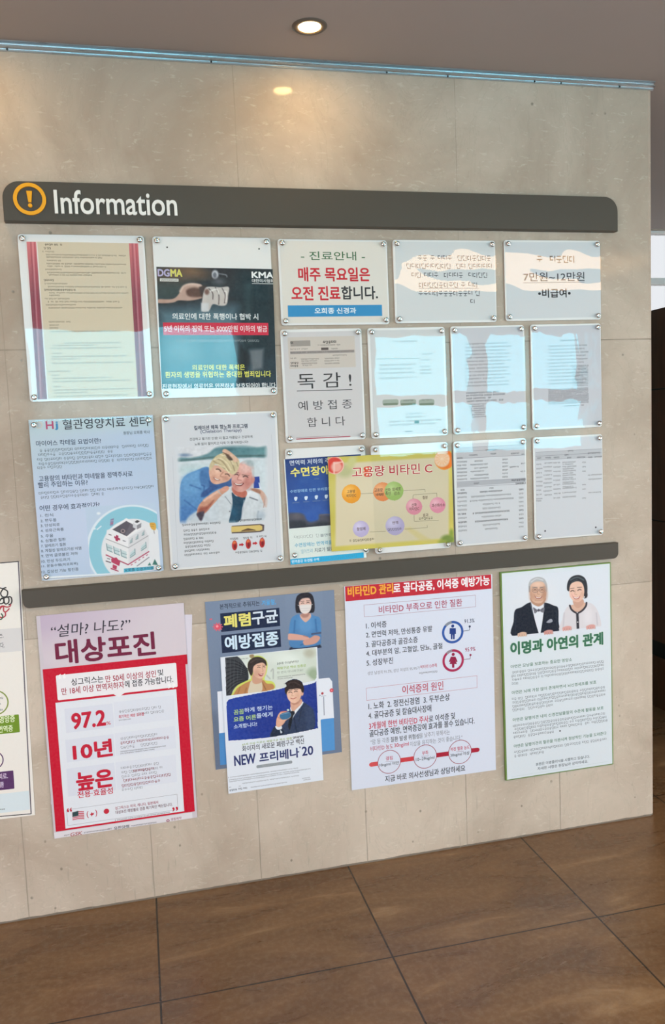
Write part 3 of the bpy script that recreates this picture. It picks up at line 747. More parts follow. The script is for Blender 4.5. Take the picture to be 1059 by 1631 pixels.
s.text('환자의 생명을 위협하는 중대한 범죄입니다', 136, 1150, 946, 1124, 48, 'e9e768', 0.02)
s.text('진료현장에서 의료인은 안전하게 보호되어야 합니다', 114, 1240, 982, 1214, 44, 'eef2f4', 0.015)
s.build(o)
for qx, qy in ((150, 163), (855, 175)):
    q = wall_pt(K[0] + qx / K[2], K[1] + qy / K[2], y); L = o.matrix_basis.inverted() @ Vector((q[0], q[1], q[2]))
    v, f = lathe_vf([(0.0024, 0.0008), (0.0024, 0.0), (0.0014, -0.0005)], 10); link('pin_head', v, f, M_BLACK, o, L)

# --- 3: clinic hours
K = (430, 370, 5.295)
o, y = holder([(70, 62), (992, 70), (100, 775), (1003, 768)], 'wide clear notice holder with red thursday clinic hours lettering over a blue strip', K, size=A4L)
s = Sheet('printed_sheet', [(84, 72), (980, 80), (112, 766), (992, 758)], y, (222, 215, 208), crop=K)
s.text('- 진료안내 -', 260, 200, 800, 198, 74, '3f6b48', 0.012)
s.text('매주 목요일은', 238, 356, 842, 354, 118, 'c8202f', 0.03)
s.text('오전 진료', 180, 515, 592, 512, 118, 'c8202f', 0.03); s.text('합니다.', 602, 510, 908, 510, 112, '2c2b30', 0.025)
s.use('blue_strip'); s.rect((150, 616), (945, 612), (152, 714), (945, 706), (52, 140, 194)); s.text('오희종 신경과', 376, 662, 726, 660, 50, 'e8f2f8', 0.03)
s.use(); s.build(o)

# --- 4, 5: the two wavy film notices
K = (615, 370, 2.983)
o, y = holder([(38, 38), (520, 38), (42, 428), (528, 425)], 'wide notice holder with five faint handwritten lines under a crinkled film', K, cover=M_FILM, size=A4L)
s = Sheet('printed_sheet', [(46, 46), (512, 46), (50, 420), (520, 417)], y, (212, 212, 214), crop=K)
s.lines([(150, 122, 500, 124), (96, 163, 496, 160), (120, 205, 474, 204), (155, 250, 446, 252), (142, 292, 442, 290), (400, 332, 434, 330)], 25, (92, 92, 100), 0.13, 11, 0.2)
s.line([(155, 266), (440, 266)], 2, (120, 120, 128)); s.build(o)
o, y = holder([(560, 38), (1025, 40), (565, 420), (1027, 410)], 'wide notice holder with a price range lettered in bold above two bullets', K, cover=M_FILM, size=A4L)
s = Sheet('printed_sheet', [(568, 46), (1017, 48), (573, 412), (1019, 402)], y, (210, 210, 214), crop=K)
s.lines([(715, 130, 918, 128)], 34, (150, 120, 92), 0.14, 12)
s.text('7만원~12만원', 652, 213, 942, 208, 42, '3c3c46', 0.005); s.line([(650, 240), (942, 236)], 2, (90, 90, 100))
s.text('•비급여•', 722, 290, 876, 288, 42, '22222a', 0.03); s.build(o)

# --- 6: flu vaccination
K = (440, 515, 3.782)
o, y = holder([(33, 40), (518, 33), (58, 720), (533, 690)], 'upright notice holder with large spaced flu vaccination lettering above a red line', K, size=A4)
s = Sheet('printed_sheet', [(44, 52), (508, 46), (66, 706), (524, 678)], y, (206, 201, 203), crop=K)
s.use('letterhead'); s.rect((66, 82), (470, 78), (80, 276), (480, 262), (204, 192, 184)); s.rect((84, 104), (205, 104), (86, 138), (205, 138), (158, 148, 142))
s.rect((84, 166), (470, 162), (84, 184), (470, 178), (160, 150, 148))
s.lines([(280, 114, 358, 112), (86, 120, 104, 120)], 17, (70, 62, 60), 0.22, 14, 0.05); s.rect((270, 146), (314, 146), (270, 161), (314, 161), (90, 80, 78))
s.lines([(250, 131, 388, 130), (320, 153, 374, 152), (84, 155, 190, 155), (84, 174, 470, 170), (340, 193, 425, 191), (86, 212, 120, 210), (148, 216, 262, 213), (288, 212, 380, 210), (152, 228, 246, 226), (152, 242, 248, 240), (290, 226, 382, 224), (292, 242, 382, 240), (156, 254, 215, 253)], 8, (128, 116, 112), 0.16, 15)
s.lines([(86, 240, 130, 238), (86, 258, 130, 256)], 12, (80, 72, 70), 0.22, 16, 0.02)
s.use()
s.text('독 감 !', 128, 350, 452, 338, 92, '2f2f33', 0.0); s.line([(124, 408), (458, 399)], 4, '3a3a3e')
s.text('예 방 접 종', 132, 496, 456, 486, 56, '3a3a40', -0.004); s.text('합 니 다', 186, 596, 414, 588, 56, '3a3a40', -0.004)
s.line([(120, 698), (446, 682)], 7, 'b04a58'); s.line([(120, 688), (380, 676)], 3, (170, 150, 152)); s.build(o)

# --- 7: certificate-like sheet with three green boxes
o, y = holder([(557, 32), (1020, 25), (578, 693), (1028, 668)], 'upright notice holder whose pale sheet carries three grey green boxes in a row', K, size=A4)
s = Sheet('printed_sheet', [(566, 42), (1010, 36), (588, 680), (1018, 658)], y, (206, 206, 208), crop=K)
s.line([(605, 215), (862, 211)], 3, (120, 150, 150))
s.lines([(880, 186, 940, 184), (866, 222, 930, 220), (866, 262, 932, 260), (866, 282, 934, 280), (866, 302, 936, 300), (700, 110, 850, 108), (620, 250, 840, 248), (620, 275, 820, 273), (620, 300, 830, 298), (622, 330, 840, 327), (780, 545, 880, 542), (780, 565, 900, 562), (680, 590, 1000, 584), (680, 610, 960, 606)], 10, (120, 132, 134), 0.15, 17)
for a, b in ((640, 736), (746, 842), (858, 952)):
    s.rect((a, 462), (b, 454), (a, 499), (b, 490), (158, 168, 158), 0.006); s.rect((a + 4, 484), (b - 4, 476), (a + 4, 496), (b - 4, 488), (116, 130, 114), 0.003)
s.lines([(766, 466, 826, 462), (876, 462, 936, 458)], 9, (110, 116, 112), 0.16, 18)
s.rect((832, 586), (860, 585), (832, 604), (860, 602), (86, 104, 96)); s.line([(775, 652), (820, 650)], 4, (90, 90, 92)); s.build(o)

# --- 8, 9: typed lists
K = (700, 505, 3.782)
o, y = holder([(70, 55), (520, 48), (85, 710), (523, 682)], 'upright notice holder with a long typed list beneath the crinkled film notice', K, cover=M_SLACK, size=A4)
s = Sheet('printed_sheet', [(80, 66), (510, 58), (95, 698), (514, 670)], y, (198, 197, 204), crop=K)
s.lines([(155, 160 + 21 * k, (415, 430, 395, 420)[k % 4], 158 + 21 * k) for k in range(13)], 9, (96, 96, 110), 0.16, 19)
s.lines([(160, 456, 358, 452), (160, 472, 392, 466), (160, 490, 312, 487), (160, 507, 385, 500)], 10, (70, 70, 84), 0.2, 20)
s.lines([(176 + k * 3, 527 + 12.5 * k, (278, 268, 280, 272)[k % 4] + k, 524 + 12.5 * k) for k in range(7)], 8, (88, 88, 104), 0.18, 21); s.build(o)
o, y = holder([(552, 45), (985, 38), (558, 682), (980, 658)], 'upright notice holder with a dense typed paragraph near the free end of the wall', K, cover=M_SLACK, size=A4)
s = Sheet('printed_sheet', [(562, 56), (975, 48), (568, 670), (970, 646)], y, (196, 195, 203), crop=K)
s.lines([(725, 142, 830, 139)], 10, (120, 126, 140), 0.2, 22)
s.lines([(655, 175 + 20.5 * k, (890, 870, 895, 880)[k % 4], 170 + 20.5 * k) for k in range(12)], 9, (104, 104, 116), 0.16, 23)
s.lines([(800, 300 + 9.5 * k, 894, 297 + 9.5 * k) for k in range(13)], 6, (110, 110, 122), 0.16, 24)
s.lines([(655, 436 + 8.6 * k, 896, 430 + 8.6 * k) for k in range(11)], 7, (104, 104, 118), 0.2, 25, 0.08); s.lines([(750, 537, 872, 531)], 9, (80, 80, 94), 0.2, 26); s.build(o)

# --- 10: vessel nutrition centre
K = (40, 650, 4.604)
o, y = holder([(38, 90), (962, 55), (100, 1278), (1000, 1195)], 'tall notice holder with a pale blue sheet and a drawing of a small hospital', K, size=A3)
s = Sheet('printed_sheet', [(44, 84), (958, 50), (104, 1268), (994, 1190)], y, (190, 204, 224), crop=K)
p = s.paint((44, 84), (958, 50), (104, 1268), (994, 1190), 0.006, (190, 204, 224))
p.grad((80, 80), (190, 204, 214), (500, 500), (184, 200, 224)).ell(400, 800, 500, 300, (196, 206, 230), 0, 300).poly([(40, 60), (960, 50), (962, 150), (50, 190)], (188, 206, 214), 60, 0.8, 0).done()
s.disc(100, 124, 27, (206, 200, 190)); s.disc(100, 124, 20, (188, 196, 204)); s.disc(80, 128, 12, (230, 228, 222))
s.text('H', 152, 126, 208, 124, 58, 'b84a72', 0.03); s.text('j', 216, 130, 242, 130, 62, '3a86b8', 0.03)
s.text('혈관영양치료 센터', 275, 118, 900, 98, 74, '2c3442', 0.012)
s.text('원장님 오희종 박사', 720, 182, 914, 176, 24, '4c545e', 0.0)
HB = '33405e'
s.text('마이어스 칵테일 요법이란?', 80, 256, 556, 244, 40, HB, 0.0); s.text('고용량의 비타민과 미네랄을 정맥주사로', 100, 514, 788, 486, 42, HB, 0.0)
s.text('빨리 주입하는 이유?', 95, 562, 458, 548, 42, HB, 0.0); s.text('어떤 경우에 효과적인가?', 106, 730, 546, 714, 42, HB, 0.0)
s.lines([(85, 310, 924, 276), (85, 341, 640, 322), (88, 374, 930, 342), (90, 408, 932, 372), (90, 438, 270, 431), (100, 626, 938, 576), (102, 657, 592, 628)], 20, (70, 80, 98), 0.13, 31, 0.14)
for (t, x, yy) in (('1. 천식', 205, 785), ('2. 편두통', 230, 822), ('3. 만성피로', 254, 857), ('4. 섬유근육통', 284, 893), ('5. 우울', 206, 936), ('6. 심혈관 질환', 298, 967), ('7. 알레르기 질환', 300, 1004), ('8. 계절성 알레르기성 비염', 412, 1036),
                   ('9. 면역 글로불린 저하', 388, 1074), ('10. 만성 두드러기', 328, 1116), ('11. 운동수행(피로회복)', 388, 1150), ('12. 갑상선 기능 항진증', 392, 1190)):
    s.text(t, 112 + (yy - 785) * 0.02, yy + 4, x, yy - 2, 24, '4a5468', 0.0)
s.use('hospital_picture', (140, 790, 8.825)); W_ = 'e9e4e6'
p = s.paint((0, 120), (985, 120), (0, 1108), (1000, 1050), 0.0012, (190, 205, 226)); p.grad((0, 100), (190, 205, 226), (0, 1100), (188, 204, 226))
p.ell(620, 740, 640, 616, 'dfe6f0', 0, 10).ell(625, 745, 610, 596, (142, 196, 214), 0, 8).ell(640, 770, 452, 450, 'e4e2e6', 0, 10)
p.poly([(255, 590), (570, 700), (570, 970), (255, 850)], 'e8e4e6', 4, 1, 0).poly([(570, 700), (860, 540), (850, 800), (570, 970)], 'dcd8dc', 4, 1, 0)
p.poly([(305, 465), (540, 310), (770, 440), (545, 590)], 'efeaec', 4, 1, 0).poly([(342, 472), (540, 350), (700, 440), (545, 566)], '5c5660', 4, 1, 0).poly([(600, 380), (700, 440), (545, 566), (520, 545)], '6c6570', 10, 0.8, 0)
p.poly([(265, 480), (305, 465), (545, 590), (570, 600), (565, 720), (255, 600)], 'ece7ea', 4, 1, 0).poly([(570, 590), (800, 460), (845, 560), (570, 715)], 'd8d4d8', 4, 1, 0)
p.poly([(632, 375), (690, 410), (690, 470), (632, 440)], 'cfcbd0', 3, 1, 0).poly([(690, 410), (750, 378), (750, 440), (690, 470)], '8e8a90', 3, 1, 0).poly([(632, 370), (690, 325), (750, 352), (690, 405)], 'e6e2e6', 3, 1, 0).poly([(655, 365), (690, 338), (730, 354), (692, 382)], '3a373c', 3, 1, 0)
p.ell(492, 492, 30, 26, 'c0a6a6', 0, 4).ell(492, 492, 22, 19, '5c5660', 0, 4).ell(492, 494, 8, 8, '2c2a2e', 0, 4)
for a, b, c in (((255, 602), (570, 728), 'a29ea4'), ((570, 728), (845, 560), 'a29ea4')): p.line([a, b], 10, c, 4)
for a, b in (((255, 828), (565, 965)), ((565, 965), (855, 782))): p.line([a, b], 16, 'b04060', 4)
p.line([(690, 985), (858, 862)], 12, '7c7a84', 4); p.line([(255, 915), (320, 935)], 14, '5c4650', 5)
p.poly([(395, 545), (430, 560), (425, 585), (455, 600), (450, 625), (428, 618), (415, 640), (385, 622), (388, 600), (368, 590), (372, 562), (392, 572)], 'b03a5c', 4, 1, 0)
for x0, y0 in ((260, 670), (360, 712), (460, 752)): p.poly([(x0, y0), (x0 + 82, y0 + 32), (x0 + 84, y0 + 120), (x0 + 4, y0 + 90)], 'c4d2d6', 4, 1, 0); p.line([(x0, y0), (x0 + 14, y0 + 92), (x0 + 84, y0 + 120)], 12, '7a949a', 4, 1, 0); p.line([(x0 + 12, y0 + 48), (x0 + 84, y0 + 70)], 10, '8aa4aa', 4)
for x0, y0 in ((594, 800), (748, 705)): p.poly([(x0, y0), (x0 + 68, y0 - 58), (x0 + 72, y0 + 16), (x0 + 2, y0 + 62)], 'c4d2d6', 4, 1, 0); p.line([(x0 + 66, y0 - 56), (x0 + 70, y0 + 18), (x0 + 2, y0 + 64)], 12, '7a949a', 4, 1, 0); p.line([(x0, y0 + 40), (x0 + 66, y0 - 14)], 9, '8aa4aa', 4)
for x0, y0 in ((590, 650), (672, 600), (758, 545)): p.poly([(x0, y0 - 20), (x0 + 36, y0 - 62), (x0 + 36, y0 - 6), (x0, y0 + 14)], 'a8b8bc', 4, 1, 0); p.line([(x0 + 30, y0 - 58), (x0 + 32, y0 - 2), (x0, y0 + 14)], 8, '7a8c92', 4, 1, 0)
for a in ((312, 545), (510, 632), (290, 882)): p.line([(a[0] - 16, a[1] - 5), (a[0] + 16, a[1] + 5)], 12, '6c666c', 4)
for k in range(5): p.line([(606 + k * 54, 972 - k * 34), (624 + k * 54, 960 - k * 34)], 12, 'b86078', 4)
p.poly([(325, 880), (400, 862), (455, 930), (440, 985), (330, 930)], 'b83e60', 4, 1, 0).poly([(340, 950), (440, 985), (430, 1050), (330, 1015)], 'e4dfe2', 4, 1, 0).poly([(350, 960), (410, 985), (400, 1035), (345, 1015)], 'b83e60', 5, 1, 0).poly([(320, 1010), (430, 1050), (430, 1065), (322, 1028)], 'a83456', 4, 1, 0)
p.poly([(870, 380), (940, 378), (960, 430), (945, 480), (905, 470), (880, 440)], 'dda84a', 6).line([(876, 395), (930, 402)], 6, 'a87828', 4).line([(880, 425), (925, 430)], 6, 'a87828', 4).line([(925, 480), (935, 530)], 8, '8a8088', 4)
p.poly([(840, 975), (868, 930), (890, 978)], '4a8078', 4, 1, 0).poly([(905, 965), (940, 885), (985, 970)], '3e746c', 4, 1, 0).poly([(310, 420), (316, 330), (365, 310), (355, 410)], '8a7ea0', 5, 0.9, 0).line([(320, 350), (358, 345)], 8, 'b8b0c8', 4).line([(320, 385), (354, 380)], 8, 'c8607a', 4)
p.ell(150, 245, 26, 18, 'e8ecf4', 0, 14).line([(130, 470), (185, 425)], 14, 'eef2f8', 8).ell(90, 460, 20, 12, 'e4eaf2', 0, 14)
p.done()
s.use('teal_strip'); s.poly([(505, 1020), (925, 985), (925, 1035), (505, 1076)], (86, 178, 204)); s.text('오희종 신경과의원', 515, 1046, 918, 1010, 46, '1c4a64', 0.01)
s.use('curled_edge', K); s.poly([(108, 1238), (990, 1192), (990, 1190), (990, 1202), (108, 1262)], (232, 236, 242)); s.rect((690, 1222), (920, 1212), (690, 1246), (920, 1232), (216, 206, 216)); s.line([(110, 1256), (690, 1226)], 4, (110, 130, 160))
s.use(); s.build(o)

# --- 11: chelation therapy
K = (255, 645, 5.295)
o, y = holder([(30, 90), (985, 55), (85, 1395), (1035, 1315)], 'tall notice holder with a printed photo of a smiling couple hugging outdoors', K, size=A3)
s = Sheet('printed_sheet', [(42, 98), (972, 66), (96, 1380), (1020, 1304)], y, (212, 212, 218), crop=K)
s.use('printed_photo', (280, 700, 6.619))
p = s.paint((10, 60), (985, 45), (20, 900), (985, 870), 0.00112, (214, 214, 220)); BG = (214, 214, 220)
p.poly([(20, 230), (960, 190), (970, 420), (950, 860), (40, 880)], (206, 214, 220), 60, 1, 0).ell(180, 320, 180, 40, (190, 210, 214), 0, 60, 0.8)
p.poly([(30, 190), (180, 190), (330, 150), (420, 90), (560, 70), (700, 60), (860, 80), (960, 70), (960, 185), (800, 190), (500, 205), (250, 215), (30, 232)], (104, 142, 150), 22)
p.ell(560, 110, 110, 40, (70, 112, 122), 0, 50).ell(720, 120, 100, 50, (84, 128, 136), 0, 50).ell(890, 120, 60, 30, (96, 142, 148), 0, 40).line([(30, 222), (250, 205), (480, 180), (940, 170)], 16, (74, 104, 106), 18).ell(90, 165, 60, 16, (120, 140, 170), 0, 24)
# far hand, blue block behind him
p.poly([(820, 395), (880, 390), (888, 510), (822, 515)], (34, 62, 150), 8, 1, 0).line([(878, 460), (890, 515)], 12, (214, 220, 230), 8)
# her shirt
p.poly([(40, 520), (90, 390), (230, 320), (340, 290), (420, 400), (520, 440), (590, 400), (590, 480), (470, 540), (330, 640), (250, 760), (130, 870), (50, 880), (40, 700)], (88, 138, 190), 12)
p.poly([(60, 420), (220, 330), (300, 420), (220, 560), (90, 560)], (110, 160, 206), 60, 0.8).poly([(50, 700), (200, 740), (120, 880), (40, 880)], (70, 118, 178), 40, 0.8)
p.poly([(260, 340), (345, 300), (360, 480), (290, 500), (250, 430)], (72, 118, 172), 18).line([(270, 480), (300, 500), (290, 600), (340, 580)], 10, (52, 92, 150), 10).line([(150, 480), (260, 520)], 12, (66, 110, 168), 16).line([(90, 640), (250, 760)], 14, (62, 106, 166), 16)
p.poly([(350, 430), (430, 470), (520, 440), (590, 410), (585, 490), (440, 520), (280, 610), (275, 560), (350, 500)], (48, 84, 140), 16)
# his jacket, shirt
p.poly([(500, 560), (590, 500), (620, 600), (720, 620), (780, 520), (900, 560), (975, 700), (950, 820), (880, 860), (560, 890), (330, 890), (330, 740), (420, 640)], (204, 208, 214), 12)
p.poly([(330, 700), (440, 620), (430, 880), (130, 890), (150, 800)], (196, 202, 210), 24, 0.9).line([(520, 600), (580, 680)], 8, (140, 146, 156), 8).line([(600, 640), (575, 860)], 10, (164, 170, 180), 10).ell(568, 758, 7, 7, (110, 110, 120), 0, 5)
p.poly([(590, 560), (640, 600), (735, 600), (700, 720), (680, 850), (560, 890), (600, 700)], (16, 62, 88), 8).ell(620, 780, 30, 80, (24, 80, 108), 0, 40)
p.poly([(760, 540), (860, 560), (870, 630), (800, 620), (745, 600)], (222, 224, 230), 10).line([(780, 610), (860, 640)], 12, (110, 116, 126), 10).line([(720, 640), (690, 840)], 8, (170, 176, 186), 10).line([(870, 760), (860, 840)], 16, (150, 160, 174), 16).ell(900, 800, 40, 40, (176, 186, 198), 0, 40)
# arms and hands
p.poly([(245, 690), (350, 590), (450, 530), (540, 490), (555, 530), (480, 590), (380, 700), (300, 780), (225, 790)], (206, 150, 126), 8).poly([(250, 720), (330, 700), (400, 640), (330, 750), (240, 800)], (150, 80, 66), 26).poly([(220, 780), (300, 760), (270, 860), (240, 830)], (60, 50, 66), 18)
p.line([(300, 640), (450, 545)], 22, (232, 190, 168), 24).line([(440, 540), (480, 580)], 8, (180, 180, 180), 6).ell(520, 520, 40, 24, (214, 150, 130), -20, 14)
p.poly([(790, 515), (870, 520), (930, 560), (970, 640), (950, 720), (910, 640), (870, 560), (800, 540)], (204, 164, 148), 10).poly([(800, 520), (880, 530), (890, 570), (830, 550)], (166, 116, 96), 14).line([(940, 620), (925, 715)], 9, (176, 136, 124), 8)
# him
p.poly([(600, 500), (740, 540), (740, 600), (690, 612), (610, 570)], (186, 104, 88), 10)
p.poly([(640, 300), (700, 235), (790, 245), (820, 330), (815, 430), (770, 510), (700, 552), (630, 540), (592, 480), (590, 390)], (216, 158, 148), 8)
p.ell(810, 425, 22, 40, (206, 140, 130), 10, 10).poly([(690, 250), (760, 215), (815, 250), (830, 330), (812, 410), (796, 330), (750, 270)], (190, 192, 196), 16).ell(740, 300, 60, 50, (232, 186, 178), 0, 50).ell(780, 250, 50, 30, (160, 178, 184), 20, 24, 0.7)
p.ell(760, 450, 50, 70, (188, 116, 108), 10, 60, 0.7).ell(620, 500, 30, 40, (196, 120, 110), 0, 40, 0.6).ell(690, 410, 36, 30, (232, 176, 166), 0, 30)
p.line([(625, 352), (660, 350)], 8, (130, 92, 84), 6).line([(700, 372), (770, 380)], 8, (140, 100, 92), 6); p.eye(640, 372, 20, 8, (70, 44, 44)); p.eye(735, 392, 24, 8, (70, 44, 44))
p.line([(672, 370), (648, 420), (690, 430)], 7, (176, 104, 96), 8).poly([(612, 458), (660, 470), (718, 458), (690, 490), (640, 486)], (120, 50, 50), 6).poly([(624, 462), (665, 472), (706, 464), (680, 480), (640, 478)], (244, 238, 232), 5).line([(600, 440), (606, 480)], 6, (170, 96, 88), 8)
# her
p.poly([(350, 320), (400, 270), (520, 300), (600, 360), (560, 430), (480, 462), (410, 470), (365, 430)], (222, 172, 150), 8)
p.poly([(350, 300), (370, 240), (430, 170), (520, 140), (610, 170), (670, 230), (655, 320), (610, 370), (560, 350), (480, 300), (420, 260), (390, 290), (362, 330)], (206, 188, 150), 10)
for q in ([(430, 200), (500, 240), (560, 330)], [(500, 160), (580, 230), (620, 330)], [(540, 150), (620, 200), (655, 280)], [(400, 230), (470, 270), (520, 310)]): p.line(q, 9, (130, 106, 82), 12, 0.7)
for q in ([(400, 210), (470, 200), (540, 250), (580, 320)], [(470, 160), (560, 190), (600, 260)], [(440, 260), (520, 300), (560, 350)]): p.line(q, 10, (236, 222, 190), 12, 0.8)
p.poly([(490, 130), (520, 100), (600, 150), (660, 215), (620, 240), (560, 180)], (218, 176, 152), 10).poly([(520, 150), (570, 175), (600, 215), (560, 215)], (84, 66, 56), 14).line([(500, 140), (560, 165)], 10, (120, 84, 66), 8)
p.ell(440, 330, 30, 22, (238, 196, 176), 30, 26).ell(400, 420, 30, 36, (206, 146, 126), 0, 36, 0.7).ell(530, 410, 30, 30, (196, 138, 120), 0, 34, 0.7)
p.eye(452, 322, 26, 28, (84, 56, 48)); p.eye(545, 372, 24, 26, (84, 56, 48)); p.line([(498, 345), (468, 385), (500, 395)], 7, (182, 122, 102), 8)
p.poly([(398, 395), (430, 415), (468, 425), (440, 434), (410, 420)], (140, 64, 60), 6).poly([(406, 402), (432, 416), (460, 424), (436, 428), (414, 416)], (246, 240, 234), 4)
e_ = np.maximum.reduce([50 - (p.X - 8), 60 - (985 - p.X), 40 - (p.Y - 55) , 40 - (885 - p.Y)]); p.noise(7, 46).noise(5, 18); p.over(e_ / 55, BG); p.done()
s.use('headline', K)
s.text('킬레이션 해독 항노화 프로그램', 286, 192, 736, 178, 38, '34384e', 0.03); s.text('(Chelation Therapy)', 340, 228, 686, 216, 36, '4a5070', 0.0)
s.use()
s.text('건강하고 활기찬 인생! 더 젊고 아름답고 건강하게', 248, 288, 778, 268, 24, '3e4248', 0.0); s.text('노화 없이 젊어지고 더욱 더 즐거워집니다!', 290, 330, 742, 312, 24, '3e4248', 0.0)
s.lines([(185, 1012, 508, 995)], 18, '222630', 0.2, 41, 0.1); s.lines([(196, 1058, 424, 1050), (198, 1094, 480, 1078), (198, 1130, 372, 1122), (200, 1164, 446, 1150), (202, 1196, 420, 1184), (204, 1230, 420, 1220), (206, 1266, 498, 1246)], 18, '303238', 0.18, 42, 0.12)
s.lines([(625, 980, 850, 962)], 17, '222630', 0.2, 43, 0.1); s.lines([(590, 1132, 655, 1126), (700, 1122, 786, 1117), (812, 1112, 902, 1106), (636, 1248, 856, 1228)], 17, '30323a', 0.18, 44, 0.08)
s.use('vessel_drawing')
p = s.paint((596, 1020), (880, 1000), (600, 1090), (882, 1070), 0.001, (212, 212, 218))
p.poly([(604, 1014), (840, 1000), (878, 1012), (876, 1060), (840, 1074), (604, 1084)], (86, 70, 74), 4, 1, 0).poly([(600, 1026), (840, 1012), (862, 1022), (862, 1052), (838, 1062), (600, 1074)], (218, 188, 112), 4, 1, 0).poly([(680, 1066), (740, 1040), (810, 1058)], (120, 84, 54), 6, 1, 0).line([(690, 1062), (740, 1046), (800, 1056)], 6, (70, 50, 40), 4); p.done()
s.use('capsule_drawing')
for x, yy in ((628, 1184), (744, 1172), (860, 1162)):
    p = s.paint((x - 30, yy - 48), (x + 30, yy - 50), (x - 30, yy + 46), (x + 30, yy + 44), 0.001, (214, 208, 212)); p.ell(x, yy, 23, 42, (186, 44, 46), 0, 5).ell(x - 2, yy - 22, 14, 12, (226, 120, 70), 0, 8).ell(x + 4, yy + 8, 10, 20, (120, 16, 24), 0, 10); p.cut([(x + 26 * math.cos(t), yy + 45 * math.sin(t)) for t in np.linspace(0, 6.28, 24, False)]).done()
for x, yy in ((686, 1180), (800, 1168)): s.poly([(x - 20, yy - 8), (x + 2, yy - 10), (x + 2, yy - 18), (x + 22, yy - 2), (x + 2, yy + 14), (x + 2, yy + 6), (x - 20, yy + 8)], (190, 34, 44))
s.use(); s.line([(105, 440), (150, 1350)], 2, (180, 180, 190)); s.line([(940, 250), (985, 1250)], 2, (180, 180, 190)); s.build(o)
# --- 12: sleep disorder notice (its sheet hangs a little below the holder)
K = (445, 705, 6.832)
o, y = holder([(72, 84), (938, 38), (104, 1262), (990, 1186)], 'upright notice holder with a night blue sheet half covered by the yellow vitamin sheet', K, size=A4)
s = Sheet('printed_sheet', [(70, 176), (905, 128), (100, 1335), (928, 1248)], y, (222, 228, 224), crop=K)
s.use('printed_picture')
p = s.paint((70, 176), (905, 128), (96, 938), (920, 868), 0.0016, (34, 74, 150)); p.grad((300, 170), (36, 62, 122), (320, 800), (44, 90, 170)).ell(330, 480, 200, 180, (36, 84, 160), 0, 160, 0.8)
p.poly([(90, 780), (190, 770), (260, 790), (320, 860), (420, 840), (440, 780), (560, 790), (920, 780), (920, 870), (100, 940)], (78, 78, 92), 30).poly([(95, 860), (250, 850), (320, 900), (450, 860), (560, 880), (560, 915), (95, 942)], (46, 52, 64), 34)
p.ell(200, 800, 60, 30, (92, 88, 98), 0, 40).line([(440, 790), (520, 780), (560, 790)], 12, (104, 96, 106), 10); p.noise(5, 14).done()
s.use(); s.line([(75, 172), (905, 124)], 6, (30, 34, 52))
s.text('면역력 저하의 주범', 112, 222, 600, 190, 56, 'd4dcea', 0.01); s.text('수면장애', 120, 326, 545, 296, 100, 'ece07a', 0.035, edge='26427c', ew=0.03)
s.text('수면장애로 인한 우리몸의 변화', 115, 530, 650, 494, 34, '9cc4e8', 0.0)
for x, yy in ((178, 612), (290, 605), (402, 595), (510, 588)): s.poly([(x - 16, yy - 18), (x + 16, yy - 20), (x + 12, yy + 10), (x, yy + 22), (x - 14, yy + 12)], (214, 226, 240), 3)
s.lines([(140, 656, 220, 652), (260, 645, 320, 641), (358, 638, 446, 632), (470, 630, 540, 624), (378, 396, 430, 392)], 13, (150, 176, 214), 0.2, 51, 0.05)
s.lines([(160, 1032, 440, 1010)], 34, (148, 150, 154), 0.08, 52, 0.1); s.text('불면증', 444, 1008, 570, 1000, 32, '82868c', 0.0)
s.text('수면장애는 면역력을', 165, 1116, 575, 1086, 46, '4aa4c4', 0.0); s.text('떨어뜨려', 236, 1186, 360, 1174, 44, '7ab0c4', -0.005); s.text('치료가 필요', 382, 1170, 590, 1155, 46, '54656e', 0.005)
s.use('blue_strip'); s.rect((104, 1270), (918, 1194), (104, 1330), (918, 1254), (40, 164, 212)); s.text('면역증강 유경필 수액', 135, 1296, 430, 1270, 34, 'dff2fa', 0.015); s.lines([(440, 1272, 850, 1232)], 30, (110, 196, 232), 0.1, 53, 0.1)
s.use(); s.build(o)

# --- 13: holder of the yellow vitamin sheet; the sheet itself reaches over the neighbouring holder
K = (445, 700, 3.652)
o, y = holder([(533, 45), (985, 15), (555, 663), (1000, 625)], 'upright notice holder clamped over most of the yellow vitamin sheet', K, y=0.0105, size=A4)
s = Sheet('vitamin_sheet', [(286, 104), (1006, 66), (298, 652), (1010, 598)], y, (196, 180, 88), crop=K); s.clip = False
p = s.paint((286, 104), (1006, 66), (298, 652), (1010, 598), 0.003, (196, 180, 88)); p.grad((300, 100), (190, 178, 86), (1000, 600), (204, 188, 92)).noise(7, 9)
p.poly([(328, 140), (985, 100), (985, 575), (325, 622)], (206, 193, 164), 12, 1, 0).ell(640, 300, 260, 120, (212, 199, 172), 0, 120, 0.7).ell(380, 180, 50, 40, (178, 176, 132), 0, 30).ell(420, 130, 24, 40, (190, 188, 130), 30, 20).ell(980, 580, 40, 26, (118, 138, 60), 0, 16).ell(950, 596, 26, 12, (150, 160, 70), 0, 12).ell(1000, 545, 12, 24, (130, 150, 60), 0, 12)
p.poly([(820, 590), (905, 596), (760, 510), (730, 516)], (204, 186, 120), 16, 0.6, 0).done()
s.use('tomato_picture')
p = s.paint((284, 92), (385, 88), (284, 214), (385, 208), 0.0012, (208, 72, 60)); p.ell(322, 150, 56, 54, (224, 180, 166), 0, 6).ell(320, 150, 48, 46, (206, 64, 54), 0, 8).ell(332, 160, 32, 30, (224, 160, 146), 0, 14).line([(318, 135), (318, 205)], 8, (232, 190, 178), 8, 1, 0).line([(318, 138), (370, 130)], 8, (232, 190, 178), 8, 1, 0)
